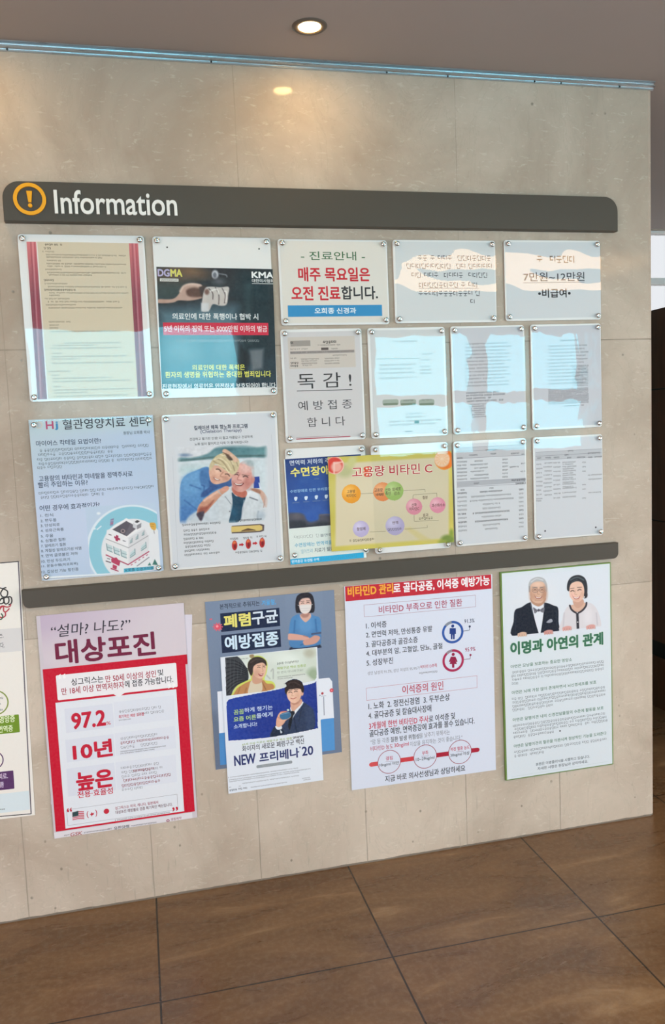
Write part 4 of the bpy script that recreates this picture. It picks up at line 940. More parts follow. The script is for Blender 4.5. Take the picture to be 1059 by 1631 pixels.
p.cut([(322 + 55 * math.cos(t), 150 + 53 * math.sin(t)) for t in np.linspace(0, 6.28, 30, False)]).done()
s.use('orange_picture')
p = s.paint((895, 62), (1012, 58), (895, 185), (1016, 180), 0.0012, (226, 150, 60)); p.ell(960, 115, 60, 55, (222, 110, 30), 0, 5).ell(945, 115, 46, 46, (226, 190, 160), 0, 10).ell(945, 112, 36, 36, (230, 180, 140), 0, 20).ell(1000, 150, 14, 34, (230, 120, 36), 0, 8)
for k in range(6): a = k * math.pi / 6; p.line([(945 - 40 * math.cos(a), 113 - 40 * math.sin(a)), (945 + 40 * math.cos(a), 113 + 40 * math.sin(a))], 3, (234, 206, 180), 4, 0.8)
p.cut([(958 + 58 * math.cos(t), 118 + 60 * math.sin(t)) for t in np.linspace(0, 6.28, 30, False)]).done()
s.use('headline'); s.text('고용량 비타민 C', 422, 192, 888, 165, 62, 'b42a38', 0.02, edge='ece4d4', ew=0.05); s.text('용', 486, 188, 526, 186, 58, 'd4502e', 0.025)
for x, yy, r, c, hl in ((418, 316, 56, (222, 148, 44), (240, 188, 100)), (600, 304, 56, (222, 132, 76), (238, 178, 130)), (666, 300, 56, (150, 178, 98), (186, 206, 140)), (783, 391, 48, (212, 134, 152), (232, 176, 186)), (920, 382, 47, (216, 136, 158), (232, 178, 190)), (474, 520, 48, (176, 164, 200), (204, 196, 222)), (672, 502, 56, (170, 160, 196), (202, 194, 220))):
    s.use('bubble#%d' % x); p = s.paint((x - r, yy - r), (x + r, yy - r), (x - r, yy + r), (x + r, yy + r), 0.0012, c); p.ell(x - r * 0.3, yy - r * 0.3, r * 0.5, r * 0.45, hl, 0, r * 0.9).cut([(x + r * math.cos(t), yy + r * math.sin(t)) for t in np.linspace(0, 6.28, 36, False)]).done()
s.use()
for t, x0, x1, yy, h in (('고용량', 392, 440, 302, 20), ('비타민C', 390, 446, 326, 20), ('고용량', 552, 600, 294, 22), ('비타민', 560, 606, 320, 18), ('산화', 616, 646, 292, 20), ('촉진', 616, 646, 314, 20), ('암세포', 656, 706, 288, 20), ('감소', 666, 700, 312, 20), ('산화', 768, 798, 380, 20), ('비타민C', 756, 812, 403, 20), ('과산화수소', 886, 962, 382, 20), ('철분', 832, 862, 337, 20), ('효과', 834, 866, 440, 20), ('항암제', 450, 500, 520, 20), ('면역', 656, 690, 484, 18)):
    s.text(t, x0, yy + 1, x1, yy - 1, h, '5a4038', 0.0)
s.lines([(812, 462, 894, 456), (406, 590, 546, 580), (566, 322, 604, 320), (630, 524, 716, 520)], 14, (96, 84, 66), 0.16, 55, 0.08)
for q in ([(475, 316), (545, 312)], [(724, 298), (846, 290), (847, 306)], [(776, 346), (778, 322), (915, 312), (916, 334)], [(782, 440), (784, 476), (926, 470)], [(524, 538), (618, 534)], [(728, 522), (860, 512), (858, 498)]):
    for a, b in zip(q, q[1:]): s.line([a, b], 2.5, (140, 132, 110))
vs_ = s.build(); tag(vs_, 'yellow vitamin sheet with coloured bubbles laid across two notice holders', 'notice', None)

# --- 14, 15: price tables
K = (710, 685, 3.782)
o, y = holder([(50, 72), (485, 50), (65, 703), (497, 665)], 'upright notice holder with a crowded price table split by a grey bar', K, size=A4)
s = Sheet('printed_sheet', [(60, 84), (476, 62), (74, 692), (488, 656)], y, (208, 208, 214), crop=K)
s.rect((64, 108), (484, 86), (64, 172), (486, 152), (190, 188, 194)); s.rect((66, 312), (484, 290), (68, 340), (488, 316), (176, 176, 184))
for yy in (108, 130, 172, 312, 345): s.line([(64, yy), (486, yy - 22)], 2, (140, 140, 150))
LB = (104, 104, 114)
s.lines([(238, 122, 304, 118), (140, 152, 192, 148), (270, 144, 304, 142), (392, 142, 442, 139), (455, 147, 476, 146), (68, 170, 102, 168), (168, 322, 204, 319), (88, 362, 112, 360), (262, 351, 286, 349)], 9, LB, 0.2, 61, 0.05)
rows = []
for k in range(6): rows += [(68, 193 + 21 * k, 126, 190 + 21 * k), (172 - 24 * (k % 2), 188 + 21 * k, 226 + 30 * (k % 3 > 0), 184 + 21 * k), (340, 178 + 21 * k, 370, 176 + 21 * k)]
s.lines(rows + [(384, 224, 442, 220), (452, 202, 482, 200), (450, 250, 482, 248)], 9, LB, 0.18, 62, 0.06)
rows = []
for k, w in enumerate((140, 246, 262, 104, 108, 228, 118, 200, 106, 78)): rows += [(70, 382 + 25 * k, 126, 379 + 25 * k), (275 - w / 2, 372 + 25 * k, 275 + w / 2, 366 + 25 * k), (440, 358 + 25 * k, 472, 356 + 25 * k)]
s.lines(rows[0:3] + rows[15:18] + rows[21:24], 10, (70, 70, 80), 0.24, 63, 0.04); s.lines(rows[3:15] + rows[18:21] + rows[24:], 10, LB, 0.17, 64, 0.04); s.lines([(396, 303, 484, 298), (420, 323, 486, 319)], 11, (80, 80, 90), 0.24, 65, 0.03)
s.build(o)
o, y = holder([(525, 45), (950, 22), (540, 665), (955, 632)], 'upright notice holder with a table filling only its upper half and blank below', K, size=A4)
s = Sheet('printed_sheet', [(534, 56), (940, 34), (548, 654), (946, 622)], y, (206, 206, 213), crop=K)
s.rect((540, 134), (944, 112), (540, 180), (944, 158), (188, 188, 195))
for yy in (134, 158, 182): s.line([(540, yy), (944, yy - 22)], 2, (140, 140, 150))
s.lines([(734, 126, 764, 124), (550, 170, 578, 168), (600, 168, 632, 166), (650, 166, 680, 164), (730, 168, 754, 166), (790, 166, 842, 162), (855, 140, 930, 136), (858, 164, 884, 162), (895, 162, 942, 159), (715, 150, 744, 148)], 9, LB, 0.2, 66, 0.05)
rows = []
for k in range(9): rows += [(545, 208 + 26 * k, 580, 205 + 26 * k), (594 - (k % 2) * 6, 200 + 24 * k, 640, 197 + 24 * k), (648, 198 + 26.5 * k, 692, 195 + 26.5 * k), (702, 196 + 26 * k, 784, 191 + 26 * k)]
s.lines(rows + [(704, 208 + 27 * k, 770, 204 + 27 * k) for k in range(6)] + [(822, 195 + 27 * k, 846, 193 + 27 * k) for k in (0, 1, 2, 5, 6, 8)] + [(856, 272, 938, 267), (858, 297, 938, 293), (858, 378, 938, 373), (545, 428, 576, 425)], 8, LB, 0.17, 67, 0.04)
for a in ((598, 608), (903, 586)): s.disc(a[0], a[1], 5, (70, 70, 80))
s.build(o)
# ================================================================== the row of posters below the divider board
GAIN = 0.94
G = 'paper posters below the divider board'
# --- edge poster with a dark keyline
K = (0, 880, 3.708)
s = Sheet('wall_poster', [(-640, 108), (124, 46), (-590, 1640), (198, 1560)], -0.0022, (226, 220, 214), crop=K, thick=0.0012)
s.clip = False
for a, b in (((108, 52), (184, 1544)), ): s.line([a, b], 7, (92, 84, 96))
s.line([(-600, 112), (110, 53)], 6, (48, 44, 50)); s.line([(-580, 1608), (184, 1543)], 6, (34, 34, 44))
s.rect((-600, 500), (124, 442), (-596, 640), (134, 580), (208, 204, 204))
s.rect((-590, 1490), (172, 1412), (-590, 1595), (178, 1533), (206, 216, 222))
s.use('knot_drawing')
def knot(P, col, w=8): s.line([tuple(q) for q in catmull(P, 8, False)], w, col)
BKN = (52, 50, 52)
knot([(-20, 205), (20, 215), (44, 230), (40, 258), (16, 262), (4, 240), (22, 212), (38, 208)], BKN); knot([(-20, 285), (20, 270), (60, 262), (70, 280), (66, 300), (50, 310)], BKN)
knot([(-10, 300), (10, 270), (24, 280), (16, 300), (-6, 302)], BKN); knot([(28, 300), (22, 276), (38, 262), (52, 272), (50, 296), (34, 304), (24, 296)], BKN)
knot([(-10, 330), (14, 316), (40, 322), (58, 318), (64, 305)], (176, 60, 72)); knot([(-6, 345), (6, 325), (20, 320), (22, 345), (36, 350), (56, 330)], (176, 60, 72)); knot([(30, 350), (32, 372), (14, 384), (-10, 378)], (176, 60, 72)); knot([(-10, 396), (10, 392), (16, 374), (6, 360)], (66, 92, 74))
s.use(); s.text('하는.', -30, 492, 20, 487, 34, '55555a', 0.0); s.text('합니다.', -40, 552, 26, 546, 34, '55555a', 0.0)
s.use('green_badge'); s.disc(-30, 888, 82, '7c8c3a', 74); s.rect((-90, 976), (114, 955), (-90, 1088), (114, 1056), '6c8a24', 0.002)
s.text('혈관영양증', -70, 994, 88, 978, 44, 'dfe6c0', 0.01); s.text('결핍면역증', -70, 1052, 76, 1036, 40, 'dfe6c0', 0.005)
s.use('purple_badge'); s.disc(-40, 1228, 62, '53305a', 55); s.rect((-90, 1306), (82, 1286), (-90, 1420), (82, 1390), '54305f', 0.002)
s.text('만성피로.', -60, 1330, 46, 1318, 34, 'd8c4dc', 0.005); s.text('질환', -10, 1374, 22, 1368, 34, 'd8c4dc', 0.005)
s.use(); s.lines([(-20, 862, 14, 858), (-20, 898, 12, 895), (-10, 932, 10, 930)], 12, (90, 90, 96), 0.18, 71, 0.02); s.lines([(-40, 1522, 28, 1516)], 9, (110, 112, 120), 0.18, 72, 0.05)
tag(s.build(), 'white dark-lined poster with a knotted line drawing and green and purple badges', 'poster', G)

# --- sheet showing behind the shingles poster
K = (60, 1120, 4.073)
s = Sheet('backing_sheet', [(60, -540), (966, -590), (110, 640), (1020, 606)], -0.0010, (208, 200, 212), crop=K, thick=0.0006)
s.rect((960, 452), (1030, 445), (968, 610), (1030, 602), (112, 92, 88))
tag(s.build(), 'pale lilac sheet peeking out behind the edge of the red shingles poster', 'poster')

# --- shingles
s = Sheet('wall_poster', [(0, -570), (980, -650), (98, 885), (1004, 742)], -0.0034, (196, 186, 194), crop=K, thick=0.0008)
s.use(None, (50, 940, 3.922))
p = s.paint((50, 155), (990, 70), (84, 500), (980, 400), 0.004, (190, 174, 190)); p.grad((100, 130), (186, 168, 188), (600, 460), (204, 192, 200)).ell(200, 420, 200, 120, (206, 194, 200), 0, 160, 0.8).done()
s.text('“설마? 나도?”', 122, 252, 620, 218, 78, '33303c', 0.005, sh=0.12); s.text('대상포진', 150, 388, 774, 336, 148, '6e1c3c', 0.035)
s.use('red_panel'); s.rect((80, 495), (975, 400), (84, 560), (975, 460), (178, 14, 42))
A_ = s.loc(80, 495), s.loc(975, 400); s.use('red_panel', (60, 1120, 4.073)); B_ = s.loc(94, 838), s.loc(1002, 704)
x0, x1, z1, z0 = (A_[0][0] + B_[0][0]) / 2 + 0.003, (A_[1][0] + B_[1][0]) / 2, (A_[0][1] + A_[1][1]) / 2, (B_[0][1] + B_[1][1]) / 2
s.put([(x0, z0), (x1, z0), (x1, z1), (x0, z1)], [(0, 1, 2, 3)], (190, 12, 44))
s.use('white_panel'); s.rect((130, 16), (912, -112), (168, 818), (936, 700), (216, 218, 226))
s.use('quote_box', (50, 940, 3.922)); s.rect((156, 530), (908, 455), (160, 686), (910, 608), (226, 222, 226), 0.004); s.poly([(505, 645), (585, 640), (545, 668)], (226, 222, 226))
s.text('“', 168, 540, 214, 536, 30, 'f2eef0', 0.05); s.text('”', 852, 600, 898, 596, 30, 'f2eef0', 0.05)
s.text('싱그릭스는', 248, 572, 450, 556, 44, '33303a', 0.012); s.text('만 50세 이상의 성인', 462, 552, 778, 524, 44, 'a0263e', 0.012); s.text('및', 790, 516, 824, 512, 38, '33303a', 0.012)
s.text('만 18세 이상 면역저하자', 188, 628, 580, 596, 44, 'a0263e', 0.012); s.text('에 접종 가능합니다.', 584, 590, 884, 552, 44, '33303a', 0.012)
s.use('white_panel', (60, 1120, 4.073)); RD = 'bc1634'
for a, b, c, d in (((178, 40), (488, -2), (180, 195), (494, 155)), ((182, 240), (494, 198), (186, 385), (500, 345)), ((190, 425), (500, 385), (194, 605), (506, 565))): s.rect(a, b, c, d, (208, 210, 222)); s.rect((b[0] + 6, b[1] + 2), (b[0] + 396, b[1] - 56), (d[0] + 6, d[1]), (d[0] + 396, d[1] - 56), (211, 213, 224))
s.text('97.2', 220, 116, 440, 96, 104, RD, 0.045); s.text('%', 446, 130, 474, 127, 22, RD, 0.02)
s.text('10년', 228, 312, 484, 290, 112, RD, 0.045); s.text('높은', 250, 506, 488, 486, 118, RD, 0.045); s.text('전용·효율성', 258, 590, 488, 570, 44, RD, 0.02)
s.lines([(528, 58, 800, 22), (650, 72, 816, 50), (540, 232, 784, 200), (540, 290, 640, 276), (668, 272, 786, 258), (540, 420, 796, 392), (545, 448, 806, 420), (545, 476, 770, 452), (545, 562, 692, 546)], 17, (128, 124, 136), 0.12, 73, 0.12)
s.text('획기적인 예방 효과를', 526, 90, 690, 68, 22, 'bc2c48', 0.0)
s.lines([(536, 260, 846, 222), (620, 440, 760, 424), (545, 502, 856, 466), (545, 534, 792, 506)], 18, (186, 52, 76), 0.17, 74, 0.1); s.lines([(526, 112, 602, 102), (536, 312, 830, 280), (536, 326, 760, 300)], 7, (130, 126, 136), 0.2, 75, 0.06)
s.use('flag_box'); s.frame((190, 690), (906, 590), (192, 796), (910, 690), (120, 112, 124), 0.0007); s.text('“', 190, 694, 222, 690, 26, RD, 0.05); s.text('”', 874, 690, 910, 684, 26, RD, 0.05)
fx = [(228, 722), (258, 706), (298, 700), (296, 714), (226, 728)]
p = s.paint((224, 700), (302, 692), (224, 766), (302, 756), 0.0011, (214, 216, 224))
for k in range(5): p.line([(226, 712 + k * 11), (262, 704 + k * 11), (300, 704 + k * 11)], 5.5, (184, 40, 62), 3)
p.poly([(226, 708), (264, 698), (264, 730), (226, 738)], (44, 66, 70), 4, 1, 0).done()
s.text('(', 318, 724, 330, 722, 46, 'b42a44', 0.02); s.text(')', 374, 714, 386, 712, 46, 'b42a44', 0.02); s.poly([(338, 722), (346, 716), (350, 706), (356, 714), (366, 710), (362, 724), (354, 726), (353, 734), (349, 734), (348, 727)], (184, 38, 60)); s.disc(446, 701, 18, (190, 36, 58))
s.text('싱그릭스는 미국, 캐나다, 일본에서', 502, 676, 782, 648, 22, '9a3c50', 0.005); s.text('대상포진 예방률로 검증 획기적인 백신입니다.', 504, 702, 874, 662, 22, '6a3c4c', 0.005)
s.use('footer_strip'); s.rect((96, 842), (1002, 708), (100, 884), (1004, 742), (214, 208, 214)); s.lines([(172, 858, 206, 854), (300, 838, 470, 818), (455, 816, 480, 813), (608, 796, 772, 772), (500, 758, 860, 708)], 8, (120, 112, 124), 0.18, 76, 0.08)
s.text('GSK', 212, 852, 290, 842, 24, 'a8484a', 0.0, sh=0.2); s.text('유한양행', 494, 812, 594, 800, 24, '4c4a54', 0.0); s.disc(845, 762, 10, '8c2c4c', 5); s.text('광동제약', 864, 754, 932, 744, 18, '9c5c70', 0.0)
s.use(); tag(s.build(), 'red shingles vaccine poster with large dark red heading and big red figures', 'poster', G)

# --- pneumonia poster, with the wider blue panel
K = (320, 930, 4.4125)
s = Sheet('wall_poster', [(45, 125), (945, 43), (88, 1310), (980, 1182)], -0.0020, (116, 130, 154), crop=K, thick=0.0010)
p = s.paint((45, 125), (945, 43), (88, 1310), (980, 1182), 0.006, (116, 130, 154)); p.grad((300, 80), (118, 132, 156), (500, 1250), (104, 116, 140)).poly([(60, 900), (160, 900), (170, 1310), (80, 1310)], (92, 102, 124), 60, 0.7, 0).done()
s.use('calendar_picture', (320, 1080, 4.4125))
s.poly([(115, 95), (870, 0), (902, -2), (922, 24), (935, 282), (128, 388)], (218, 220, 230)); s.poly([(126, 388), (934, 282), (942, 505), (135, 612)], (72, 130, 188)); s.poly([(845, 290), (934, 280), (940, 505), (850, 515)], (80, 140, 198))
s.line([(862, 130), (866, 262)], 7, (148, 152, 166)); s.line([(845, 128), (880, 124)], 4, (160, 164, 178)); s.disc(853, 108, 9, (166, 60, 70)); s.disc(836, 122, 5, (120, 130, 160)); s.disc(918, 86, 14, (196, 70, 84)); s.disc(918, 86, 6, (226, 130, 138))
s.use('headline_box', (320, 930, 4.4125)); NV = (24, 36, 66)
s.rect((135, 208), (552, 168), (142, 338), (555, 296), NV); s.rect((142, 362), (558, 318), (148, 488), (562, 442), NV)
s.text('폐렴', 162, 268, 348, 244, 94, 'ddd272', 0.04); s.text('구균', 358, 244, 540, 226, 90, 'cdd6e2', 0.035); s.text('예방접종', 168, 416, 544, 382, 100, 'cfe2f2', 0.035)
s.use(); s.text('본격적으로 추워지는', 132, 162, 412, 134, 38, '333a4a', 0.01); s.text('겨울철,', 426, 136, 526, 124, 40, '4aa2dc', 0.015)
s.use('germ_drawing')
for a in range(10): t = a * math.pi / 5; s.line([(118 + 12 * math.cos(t), 302 + 12 * math.sin(t)), (118 + 36 * math.cos(t), 302 + 30 * math.sin(t))], 8, (212, 90, 108))
s.disc(118, 302, 20, (214, 80, 100)); s.disc(114, 298, 9, (240, 150, 160)); s.poly([(58, 246), (78, 242), (80, 250), (62, 254)], (206, 96, 112))
s.use('portrait_picture'); WB = (118, 132, 156)
p = s.paint((600, 55), (860, 35), (605, 470), (862, 450), 0.0011, WB); p.grad((700, 60), (120, 134, 158), (740, 450), (112, 126, 150))
p.poly([(640, 440), (820, 420), (830, 470), (645, 480)], (40, 46, 66), 8)
p.poly([(690, 215), (660, 222), (632, 250), (618, 330), (622, 370), (700, 360), (790, 350), (840, 345), (845, 280), (832, 236), (790, 222), (765, 208), (728, 240)], (78, 128, 178), 5).poly([(625, 400), (720, 390), (800, 380), (832, 390), (828, 430), (650, 450)], (68, 118, 168), 6)
p.poly([(640, 330), (820, 320), (825, 420), (640, 440)], (74, 122, 172), 10).poly([(690, 240), (770, 235), (780, 330), (700, 340)], (94, 144, 192), 40, 0.7).line([(660, 260), (655, 340)], 8, (56, 100, 150), 10).line([(805, 250), (812, 335)], 8, (56, 100, 150), 10).line([(700, 430), (800, 390)], 6, (50, 92, 140), 8)
p.poly([(700, 215), (765, 205), (772, 235), (740, 268), (722, 262), (700, 236)], (206, 164, 150), 5).poly([(702, 212), (762, 204), (750, 232), (716, 236)], (170, 124, 112), 10)
p.poly([(612, 370), (618, 350), (660, 352), (720, 362), (760, 378), (760, 396), (700, 396), (640, 395), (614, 392)], (206, 156, 142), 5).poly([(720, 400), (760, 384), (800, 362), (836, 372), (830, 395), (800, 420), (740, 432), (722, 424)], (196, 146, 132), 6).line([(780, 352), (840, 344)], 12, (70, 80, 110), 5).line([(750, 372), (720, 364)], 5, (160, 110, 100), 6)
p.poly([(668, 196), (664, 130), (680, 80), (735, 58), (782, 78), (798, 140), (796, 192), (772, 204), (690, 204)], (38, 34, 42), 5)
p.poly([(690, 110), (710, 92), (755, 90), (775, 115), (775, 160), (762, 196), (735, 212), (708, 200), (692, 165)], (214, 176, 164), 5).poly([(688, 130), (690, 96), (735, 78), (778, 100), (776, 130), (760, 100), (710, 104)], (40, 36, 44), 8)
p.poly([(694, 152), (730, 146), (772, 146), (770, 180), (748, 204), (716, 206), (698, 188)], (216, 208, 206), 4).line([(700, 175), (768, 170)], 3, (190, 182, 182), 5).line([(704, 190), (760, 186)], 3, (190, 182, 182), 5).line([(682, 150), (696, 156)], 3, (216, 210, 210), 3).line([(784, 144), (770, 150)], 3, (216, 210, 210), 3)
p.eye(714, 136, 9, -4).eye(752, 132, 9, -4).line([(702, 124), (724, 121)], 4, (96, 76, 74), 3).line([(742, 119), (764, 119)], 4, (96, 76, 74), 3); p.done()
s.use(); tag(s.build(), 'blue grey pneumonia vaccination poster with a masked person in a blue sweater', 'poster', G)

# --- vaccine leaflet taped over it
s = Sheet('wall_poster', [(150, 515), (822, 443), (180, 1477), (856, 1380)], -0.0042, (214, 218, 228), crop=K, thick=0.0008)
s.use('street_picture', (350, 1030, 5.883))
q = [(50, 100), (905, 8), (905, 8 + 312), (60, 488)]
p = s.paint((46, 96), (908, 4), (56, 492), (912, 330), 0.0011, (196, 204, 194)); p.grad((500, 60), (206, 212, 206), (700, 400), (196, 204, 190)).noise(6, 8)
p.ell(880, 260, 60, 60, (150, 166, 140), 0, 50).ell(840, 60, 50, 40, (178, 176, 160), 0, 40).ell(640, 120, 110, 60, (216, 222, 216), 0, 70).poly([(520, 300), (800, 250), (900, 330), (520, 420)], (206, 208, 204), 30, 0.8, 0).line([(480, 230), (500, 210), (500, 300)], 8, (160, 164, 160), 10).line([(440, 270), (470, 300)], 10, (166, 170, 166), 12)
p.poly([(50, 98), (160, 88), (240, 180), (270, 270), (250, 330), (170, 360), (120, 420), (110, 486), (60, 480)], (58, 60, 66), 6)
for k in range(9): p.line([(50, 120 + k * 42), (150, 135 + k * 28), (262, 210 + k * 14)], 8, (24, 26, 32), 7)
for k in range(5): p.line([(60 + k * 38, 98 + k * 14), (62 + k * 34, 470 - k * 50)], 4, (96, 98, 102), 5, 0.6)
p.poly([(110, 484), (120, 430), (170, 360), (270, 310), (290, 290), (262, 200), (270, 140), (330, 85), (400, 95), (445, 150), (440, 240), (420, 310), (500, 330), (505, 400), (300, 450)], (196, 204, 96), 6)
p.ell(300, 88, 22, 20, (150, 130, 96), 0, 10).poly([(130, 484), (150, 410), (190, 370), (290, 320), (400, 310), (440, 345), (495, 350), (500, 398), (330, 440)], (180, 128, 84), 5).line([(390, 320), (430, 400)], 9, (140, 92, 60), 8).line([(190, 380), (160, 470)], 7, (150, 102, 68), 8).line([(250, 390), (230, 450)], 10, (150, 104, 70), 16)
p.poly([(300, 315), (380, 305), (400, 380), (380, 425), (270, 445), (275, 370)], (206, 192, 170), 6)
p.poly([(310, 260), (390, 270), (395, 330), (340, 350), (305, 330)], (196, 150, 126), 6).poly([(300, 180), (320, 150), (400, 140), (432, 170), (434, 220), (420, 270), (390, 298), (350, 290), (320, 262)], (216, 174, 152), 5).ell(345, 250, 30, 36, (196, 148, 126), 20, 30, 0.7)
p.poly([(262, 200), (270, 140), (320, 100), (380, 98), (430, 130), (438, 180), (405, 150), (350, 160), (315, 190), (310, 240), (300, 270), (285, 262)], (52, 42, 40), 6).line([(290, 150), (340, 120), (400, 120)], 6, (84, 70, 64), 8)
p.eye(366, 194, 12, 4).eye(412, 190, 11, 6).line([(350, 178), (382, 174)], 4, (90, 64, 56), 4).line([(398, 172), (426, 174)], 4, (90, 64, 56), 4).line([(396, 200), (406, 228), (396, 232)], 4, (180, 130, 110), 5).poly([(360, 254), (384, 258), (408, 248), (396, 274), (374, 274)], (150, 60, 62), 4).poly([(366, 257), (386, 261), (404, 253), (390, 266)], (238, 230, 224), 3)
p.cut([(50, 100), (890, 8), (905, 20), (908, 290), (890, 318), (100, 490), (70, 480), (58, 455)]).done()
s.text('50대 이상부터?', 536, 158, 738, 138, 24, '4c5648', 0.0); s.text('폐렴구균 백신 접종은', 536, 202, 808, 176, 24, '8ea83c', 0.01); s.text('한 번이 아니라구요?', 536, 244, 780, 218, 24, '7a8478', -0.004); s.lines([(540, 284, 800, 260), (540, 304, 680, 290), (600, 348, 690, 338), (180, 118, 264, 108)], 9, (110, 116, 108), 0.18, 81, 0.08)
s.use('blue_picture')
p = s.paint((64, 300), (912, 300), (64, 884), (920, 884), 0.0011, (34, 58, 146)); p.grad((200, 500), (36, 62, 150), (800, 800), (30, 50, 132)).ell(420, 700, 200, 120, (30, 48, 128), 0, 140, 0.6)
body_cut = catmull([(62, 560), (72, 510), (110, 486), (300, 446), (600, 385), (612, 340), (660, 310), (720, 304), (772, 330), (790, 362), (880, 340), (908, 352), (918, 740), (905, 768), (500, 845), (110, 880), (78, 862)], 4)
p.poly([(480, 850), (500, 780), (560, 760), (640, 640), (660, 590), (770, 520), (840, 560), (880, 610), (880, 770), (700, 815)], (44, 56, 84), 6).poly([(800, 560), (880, 600), (880, 760), (820, 790)], (52, 66, 98), 30, 0.8).line([(690, 640), (720, 800)], 8, (30, 38, 60), 10).line([(770, 560), (740, 700)], 6, (32, 40, 62), 8)
p.poly([(480, 850), (496, 770), (540, 735), (600, 790), (590, 820)], (32, 40, 62), 6).poly([(520, 745), (575, 740), (580, 770), (540, 778)], (214, 218, 226), 5).poly([(565, 780), (585, 800), (570, 812)], (200, 206, 216), 5)
p.poly([(664, 560), (770, 515), (775, 540), (700, 640), (668, 710), (676, 640)], (216, 218, 226), 4).poly([(664, 610), (694, 600), (702, 626), (688, 650), (672, 720), (655, 780), (640, 730), (660, 650)], (24, 26, 36), 5)
p.poly([(668, 500), (760, 490), (768, 530), (720, 580), (690, 605), (668, 580)], (206, 158, 136), 5).poly([(668, 505), (760, 490), (740, 530), (690, 545)], (180, 128, 108), 12)
p.poly([(625, 410), (640, 370), (740, 375), (768, 400), (765, 450), (740, 505), (695, 530), (655, 510), (632, 470)], (224, 182, 160), 5).ell(772, 438, 13, 22, (210, 160, 138), 8, 6).ell(735, 470, 24, 40, (204, 156, 132), 0, 34, 0.6)
p.poly([(610, 420), (612, 350), (650, 316), (715, 306), (770, 336), (788, 390), (782, 430), (766, 420), (758, 398), (720, 392), (680, 398), (648, 402), (630, 430), (625, 450)], (44, 32, 32), 6).line([(640, 350), (690, 330), (750, 360)], 8, (74, 56, 52), 10)
p.eye(660, 428, 14, -3).eye(712, 420, 14, -6).line([(644, 412), (676, 406)], 5, (70, 50, 46), 4).line([(698, 402), (732, 402)], 5, (70, 50, 46), 4).line([(684, 430), (674, 458), (690, 460)], 4, (190, 140, 118), 5).line([(666, 484), (690, 488), (716, 476)], 6, (176, 88, 82), 4)
p.poly([(528, 700), (538, 660), (560, 620), (600, 604), (660, 620), (664, 660), (620, 690), (600, 720), (560, 752), (530, 742)], (214, 164, 140), 5).poly([(570, 630), (650, 612), (664, 655), (600, 690), (565, 668)], (58, 104, 142), 5).line([(575, 635), (648, 618)], 5, (120, 160, 190), 4).ell(640, 594, 12, 10, (196, 214, 196), 0, 4).line([(545, 660), (590, 690)], 8, (190, 136, 116), 6).line([(560, 690), (620, 686)], 9, (222, 172, 150), 6).line([(570, 612), (620, 606)], 8, (196, 110, 100), 5)
p.noise(4, 40); p.cut(body_cut).done()
s.text('꼼꼼', 130, 618, 226, 604, 44, 'a6c470', 0.02); s.text('하게 챙기는', 230, 602, 494, 560, 44, 'c4d4ec', 0.012); s.text('요즘 어른', 130, 686, 340, 654, 46, 'b2d07c', 0.02); s.text('들에게', 344, 652, 494, 628, 46, 'c4d4ec', 0.012); s.text('소개합니다!', 132, 756, 348, 718, 42, 'c4d4ec', 0.0)
s.use('headline', (320, 1080, 4.4125))
s.text('화이자의 새로운 폐렴구균 백신', 290, 500, 724, 440, 40, '3a3c48', 0.012)
s.text('NEW', 234, 586, 384, 560, 72, '2c3468', 0.035); s.text('프리베나', 410, 556, 690, 526, 70, '2c3468', 0.035); s.text('20', 710, 520, 788, 502, 64, '2c3468', 0.035); s.text("'", 692, 488, 700, 486, 12, '2c3468', 0.02)
s.use(); s.text('65세 이상 어르신 폐렴구균 백신 접종', 290, 466, 640, 424, 17, '8a9c4c', 0.005); s.lines([(645, 420, 722, 410)], 15, (60, 62, 70), 0.26, 82, 0.02)
s.rect((388, 612), (642, 580), (392, 632), (642, 602), (140, 146, 152), 0.004); s.lines([(430, 618, 602, 592)], 12, (226, 228, 232), 0.2, 83, 0.04)
s.lines([(190, 692, 680, 640), (195, 706, 770, 648), (198, 718, 690, 672), (292, 740, 688, 686), (350, 766, 608, 734), (710, 704, 770, 700), (720, 716, 770, 712), (198, 768, 216, 766), (266, 760, 284, 758)], 7, (150, 152, 166), 0.18, 84, 0.06); s.lines([(200, 790, 256, 782), (264, 780, 326, 772)], 13, (84, 86, 104), 0.2, 85, 0.03)
tag(s.build(), 'white vaccine leaflet with a woman in tan and a suited man holding a box', 'poster', G)

# --- vitamin D
K = (540, 905, 4.073)
s = Sheet('wall_poster', [(38, 118), (985, 40), (78, 1442), (1025, 1307)], -0.0030, (206, 210, 226), crop=K, thick=0.0010)
s.use('red_banner'); s.rect((38, 120), (985, 40), (42, 216), (988, 132), (186, 36, 52))
s.text('비타민D 관리', 56, 160, 350, 124, 66, 'e8a23c', 0.035); s.text('로 골다공증, 이석증 예방가능', 352, 130, 976, 82, 66, 'eee8ec', 0.03)
s.use('box_heading'); s.frame((160, 240), (884, 172), (164, 320), (888, 248), (150, 74, 92), 0.0009); s.text('비타민D 부족으로 인한 질환', 258, 272, 798, 220, 50, 'a4445c', 0.0)
s.use()
for k, (t, x0, x1, ya, yb) in enumerate((('1. 이석증', 174, 308, 374, 362), ('2. 면연력 저하, 만성통증 유발', 174, 604, 434, 392), ('3. 골다공증과 골감소증', 174, 510, 494, 464), ('4. 대부분의 암, 고혈압, 당뇨, 골절', 176, 670, 552, 506), ('5. 성장부진', 178, 350, 614, 598))):
    s.text(t, x0, ya, x1, yb, 42, '33343e', 0.004)
